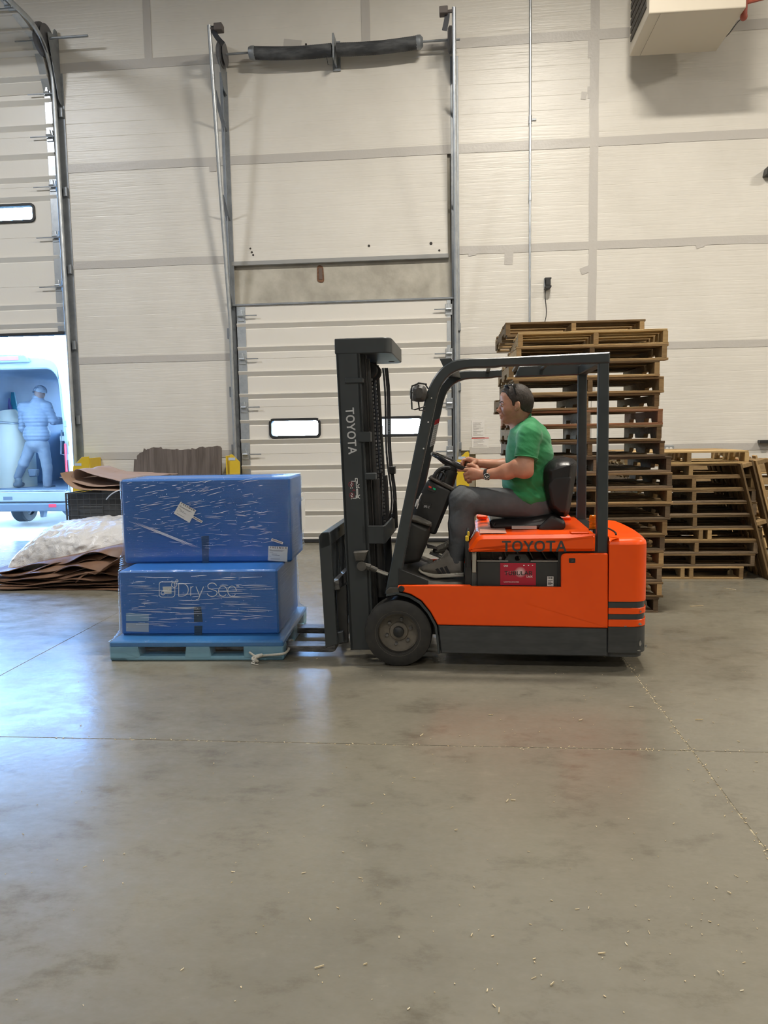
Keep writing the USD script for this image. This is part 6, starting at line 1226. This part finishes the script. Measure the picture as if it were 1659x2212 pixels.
# t-shirt
def halfspace(f, c, n): n = np.asarray(n, float)/np.linalg.norm(n); return lambda p: np.maximum(f(p), (p-c)@n)
slN = shN+.66*(elN-shN); slF = shF+.66*(elF-shF)
nN = elN-shN; nF = elF-shF
tors = [(ell(H(1143, 950), (.135, .19, .115)), .05), (ell(H(1143, 985), (.155, .195, .12)), .06), (ell(H(1139, 1035), (.170, .19, .115)), .06), (ell(H(1143, 1072), (.168, .198, .10)), .05), (cap(shN+V(0, .03, .0), shF-V(0, .03, .0), .070, .070), .05), (cap(H(1135, 925), H(1138, 935), .078, .10), .05)]
def shirt(p):
    d = blend([tors[0][0]]+tors[1:], .05)(p)
    sN = halfspace(cap(shN, slN+.4*nN, .073, .072), slN, nN+V(-.02, -.01, 0))(p); sF = halfspace(cap(shF, slF+.4*nF, .073, .072), slF, nF)(p)
    d = smin(smin(d, sN, .025), sF, .025)
    q = p@rot('y', .5)[:3, :3]
    w = .015*(meshkit.fbm(q*V(9, 6, 26), 3, 4)-.5)+.0035*np.sin(q[:, 2]*75+6*meshkit.fbm(p*9, 2, 8)*2)*np.clip((S(1, 1000, C_)[1]-p[:, 2])*6, 0, 1)
    d = d+w
    hem = S3(1128, 1082, .32); nh = V(-.46, 0, -1); nh /= np.linalg.norm(nh); d = np.maximum(d, (p-hem)@nh)
    ck = cap(H(1112, 890), H(1134, 926), .069, .069)(p); return np.maximum(d, -np.maximum(ck, -((p-H(1129, 912))@V(-.68, 0, .73))-.004))
part(PE, 't_shirt', sdf_mesh(shirt, V(S(1060, 1, .5)[0], .14, S(1, 1112, .4)[1]), V(S(1212, 1, .5)[0], .86, S(1, 893, .5)[1]), .0058), shirt_m, smooth=True, label='green cotton t-shirt')
part(PE, 'collar', tube([H(1129, 911.5)+V(.052*math.cos(a), .067*math.sin(a), .048*math.cos(a)-.012*math.sin(a)**2) for a in np.linspace(0, 2*PI, 33)], .007, 8, cap=False), shirt_m)
for c, n, ar in ((slN, nN, .0735), (slF, nF, .073)):
    n = n/np.linalg.norm(n); a1 = np.cross(n, V(0, 1, 0)); a1 /= np.linalg.norm(a1); a2 = np.cross(n, a1); part(PE, 'sleeve_hem', tube([c-n*.004+ar*.97*(math.cos(a)*a1+math.sin(a)*a2) for a in np.linspace(0, 2*PI, 33)], .0045, 6, cap=False), shirt_m)
# jeans
hpN, knN, anN = S3(1158, 1092, .42), S3(998, 1078, .37), S3(986, 1206, .37)
hpF, knF, anF = S3(1158, 1090, .60), S3(988, 1074, .66), S3(962, 1170, .62)
def jeans(p):
    f = [ell(H(1160, 1096), (.135, .165, .095)), (cap(hpN+V(0, 0, -.002), knN, .108, .082), .04), (cap(knN, knN+.45*(anN-knN)+V(.014, 0, 0), .084, .082), .03), (cap(knN+.45*(anN-knN)+V(.010, 0, 0), anN, .078, .054), .03), (cap(hpF, knF, .105, .078), .03), (cap(knF, anF, .082, .055), .03)]
    d = blend(f, .04)(p); q = p-knN; w = np.exp(-(q*q).sum(1)/.02)
    d = d+.010*(meshkit.fbm(p*V(14, 6, 16), 3, 2)-.5)+w*.008*(meshkit.fbm((p@rot('y', -.75)[:3, :3])*V(8, 8, 48), 2, 7)-.5)*1.6+np.clip((S(1, 1150, .37)[1]-p[:, 2])*5, 0, 1)*.010*(meshkit.fbm(p*V(14, 14, 40), 2, 9)-.5)
    d = np.maximum(d, -(p-anN-V(0, 0, -.03))@V(-.1, 0, 1)*np.where(p[:, 1] < .5, 1, 0)-np.where(p[:, 1] < .5, 0, 1)*.0)
    return np.maximum(d, (p-H(1150, 1040))@V(.0, 0, 1))
part(PE, 'jeans', sdf_mesh(jeans, V(S(950, 1, .4)[0], .22, S(1, 1228, .4)[1]), V(S(1212, 1, .5)[0], .82, S(1, 1036, .5)[1]), .006), jean_m, smooth=True, label='charcoal grey jeans')
seam = [knN+V(.03, -.083, .025), knN+.3*(hpN-knN)+V(0, -.093, .02), knN+.6*(hpN-knN)+V(0, -.104, .03)]
# shoes
def shoe(v0, v1, T, name):
    """A low grey trainer with three dark stripes; T maps photo points."""
    up = rounded(SP([T(905, 1230), T(914, 1223.5), T(936, 1217), T(955, 1206), T(968, 1193), T(976, 1199), T(1000, 1208), T(1003, 1222), T(1002, 1239), T(960, 1243), T(915, 1238)], v0), .02)
    s = part(PE, 'shoe', prism(up, v0+.004, v1-.004, 'y', .022), shoe_m, label=name, smooth=60)
    so = rounded(SP([T(903.5, 1229), T(914, 1236), T(938, 1241), T(1002, 1237.5), T(1002, 1246), T(940, 1249.5), T(925, 1246), T(907, 1237)], v0), .008)
    part(s, 'sole', prism(so, v0-.004, v1+.004, 'y', .006), sole_m, smooth=40)
    for k in range(3):
        a = 940+9.5*k; part(s, 'stripe', prism(SP([T(a, 1229.5-2.3*k), T(a+6, 1227.5-2.3*k), T(a+14, 1239.5), T(a+8, 1240)], v0), v0+.0015, v0+.014, 'y', .002), mat('stripe_black', (.025, .025, .028), .6))
    for k in range(5):
        a = T(931+6.2*k, 1219-3.6*k); p, q = S3(*a, v0), S3(*a, v0); dv = (v1-v0); part(s, 'lace', tube(spline([p+V(.010, .010, -.018), p+V(.007, .020, -.008), p+V(.002, dv*.5, -.001), p+V(.004, dv-.02, -.008)], 10), .0038, 6), lace_m)
    part(s, 'tongue', prism(rounded(SP([T(950, 1208), T(963, 1190), T(970, 1193), T(967, 1206)], v0), .004), v0+.03, v1-.03, 'y', .004), shoe_m); return s
shoe(.315, .425, lambda x, y: (x, y), 'grey trainer with three black stripes')
shoe(.575, .68, lambda x, y: (x*.86+918*.0+ (932-905*.86), y*.9+(1172-1215*.9)+(960-x)*.10), 'far grey trainer resting on the pedal')
# wrist watch
wd = wrN-elN; wd /= np.linalg.norm(wd); wcx = wrN-wd*.004; a1 = np.cross(wd, V(0, 1, 0)); a1 /= np.linalg.norm(a1); a2 = np.cross(wd, a1)
W_ = part(PE, 'watch', tube([wcx+.0335*(math.cos(a)*a1+math.sin(a)*a2) for a in np.linspace(0, 2*PI, 29)], 1, prof=[(-.003, -.010), (.003, -.010), (.003, .010), (-.003, .010)], cap=False), mat('watch_strap', (.02, .02, .022), .5), label='wrist watch with dark strap and silver bezel')
wf = wcx+V(0, -.036, -.010); part(W_, 'bezel', lathe([(.0, .004), (.020, .004), (.0215, 0), (.020, -.006), (.0165, -.007), (.016, -.005), (0, -.005)], 28, 'y', wf), mat('watch_steel', (.6, .6, .6), .2, 1.0))
part(W_, 'dial', lathe([(0, -.0058), (.0158, -.0058), (.0158, -.004)], 24, 'y', wf), ink_m); 
for a in (PI, 0, -PI/2): part(W_, 'subdial', lathe([(0, -.0066), (.0042, -.0066), (.0042, -.005)], 14, 'y', wf+V(.0072*math.cos(a), 0, .0072*math.sin(a))), white_m)
# sunglasses pushed up on the head
gl_m = mat('sunglass_black', (.012, .012, .014), .2)
G_ = part(PE, 'sunglasses', [tube(spline([H(1100, 833.5, s*.062), H(1106, 834, s*.079), H(1110.5, 845, s*.0855), H(1114, 854, s*.083)], 14), .0042, 6) for s in (-1, 1)]+[tube(spline([H(1100, 833.5, -.062), H(1094, 833, -.03), H(1093, 833.5, 0), H(1094, 833, .03), H(1100, 833.5, .062)], 20), .004, 6)], gl_m, label='black sunglasses pushed up on the head')
for s in (-1, 1): part(G_, 'lens', ell_m if (ell_m := None) else place(ball((0, 0, 0), 1, 2, (.006, .028, .021)), frame_at(H(1094.5, 837.5, s*.034), V(.75, -s*.35, .65), V(s*.3, 1, 0))), gl_m)

# the man in the van, seen from behind
YM = 13.05; Q = lambda x, y, dy=0.: at3(x, y, YM)+V(0, dy, 0)
MB_ = at3(90, 1055, YM); PM = thing('person', 'person in a puffy grey jacket, coloured with blue haze, and cap stepping into the van with their back turned', 'person')
jk_m = mat('puffy_jacket_hazed', (.26, .31, .38), .6, rgb2=(.30, .35, .42), scale=6); pt_m = mat('work_trousers_hazed', (.24, .27, .31), .8, rgb2=(.28, .31, .35), scale=6)  # jacket and trousers lightened towards blue, haze put into their colours
hs = [ell(Q(86, 850), (.085, .10, .115)), (cap(Q(85, 856), Q(80, 868), .06, .07), .03), (ell(Q(96, 853, .0), (.012, .02, .03)), .01), cap(Q(80, 878), Q(80, 940), .06, .07), cap(Q(112, 908, .05), Q(117, 907, .36), .03, .03), (ell(Q(117, 907, .40), (.03, .05, .035)), .02), cap(Q(82, 890), Q(110, 905, .05), .03, .03)]
part(PM, 'body', sdf_mesh(blend(hs, .02), Q(30, 960)-V(.1, .3, 0), Q(135, 830)+V(.1, .3, 0), .012), skin_mat('skin_cool', (.36, .24, .20)), smooth=True)
cz_ = Q(87, 845)
capf = blend([halfspace(ell(cz_, (.108, .125, .105)), cz_-V(0, 0, .015), V(-.25, 0, -1)), (rbx(cz_+V(-.115, .03, -.02), (.05, .07, .01), .008, rot('y', .45)[:3, :3]), .01)], .01)
part(PM, 'cap', sdf_mesh(capf, cz_-V(.22, .2, .16), cz_+V(.16, .2, .16), .009), mat('cap_grey_blue', (.33, .36, .40), .7, rgb2=(.10, .14, .20), scale=9, contrast=(.45, .55)), smooth=True, label='pale patterned cap')
def jacket(p):
    f = [ell(Q(78, 900), (.245, .17, .24)), (ell(Q(79, 938), (.24, .17, .2)), .06), (cap(Q(52, 880), Q(100, 878), .10, .10), .05), (cap(Q(83, 860), Q(80, 872), .092, .11), .04), (cap(Q(50, 882), Q(43, 925, .10), .085, .075), .03), (cap(Q(43, 925, .1), Q(56, 945, .28), .07, .06), .03), (cap(Q(103, 880), Q(112, 908, .05), .088, .075), .03), (cap(Q(112, 908, .05), Q(117, 908, .30), .072, .06), .03)]
    d = blend(f, .05)(p); return np.maximum(d-.010*np.abs(np.sin(p[:, 2]*PI/.062))+.006+.012*(meshkit.fbm(p*V(14, 14, 8), 2, 3)-.5), (Q(80, 961)[2]-p[:, 2]))
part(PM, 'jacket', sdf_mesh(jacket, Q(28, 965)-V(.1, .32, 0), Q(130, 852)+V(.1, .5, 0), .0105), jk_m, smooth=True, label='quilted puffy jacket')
def trous(p):
    f = [ell(Q(80, 960), (.20, .16, .12)), (cap(Q(66, 966), Q(54, 1002, -.05), .105, .085), .04), (cap(Q(54, 1002, -.05), Q(37, 1030, .02), .08, .065), .03), (cap(Q(93, 966), Q(101, 1010, .02), .11, .085), .03), (cap(Q(101, 1010, .02), Q(101, 1046, .03), .085, .075), .03), (cap(Q(70, 965), Q(90, 966), .10, .10), .03)]
    return blend(f, .04)(p)+.016*(meshkit.fbm(p*V(10, 10, 14), 3, 6)-.5)
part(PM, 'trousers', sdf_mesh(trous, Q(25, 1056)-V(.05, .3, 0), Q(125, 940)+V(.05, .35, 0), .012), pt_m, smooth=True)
for (x, y, dy, a) in ((40, 1046, .0, .5), (101, 1052, .05, 0)):
    part(PM, 'boot', sdf_mesh(blend([cap(Q(x, y-8, dy), Q(x, y, dy), .062, .06), (rbx(Q(x-2, y+1, dy+.07), (.055, .14, .04), .03), .02)], .02), Q(x, y, dy)-V(.2, .2, .15), Q(x, y, dy)+V(.2, .3, .2), .012), mat('boot_grey', (.16, .18, .2), .7), smooth=True)
part(PM, 'tool_pouch', prism(rounded([tuple(Q(66, 1013)[[0, 2]]), tuple(Q(88, 1013)[[0, 2]]), tuple(Q(86, 1029)[[0, 2]]), tuple(Q(70, 1030)[[0, 2]])], .03), YM-.12, YM-.02, 'y', .02), mat('pouch_grey', (.13, .16, .2), .7))
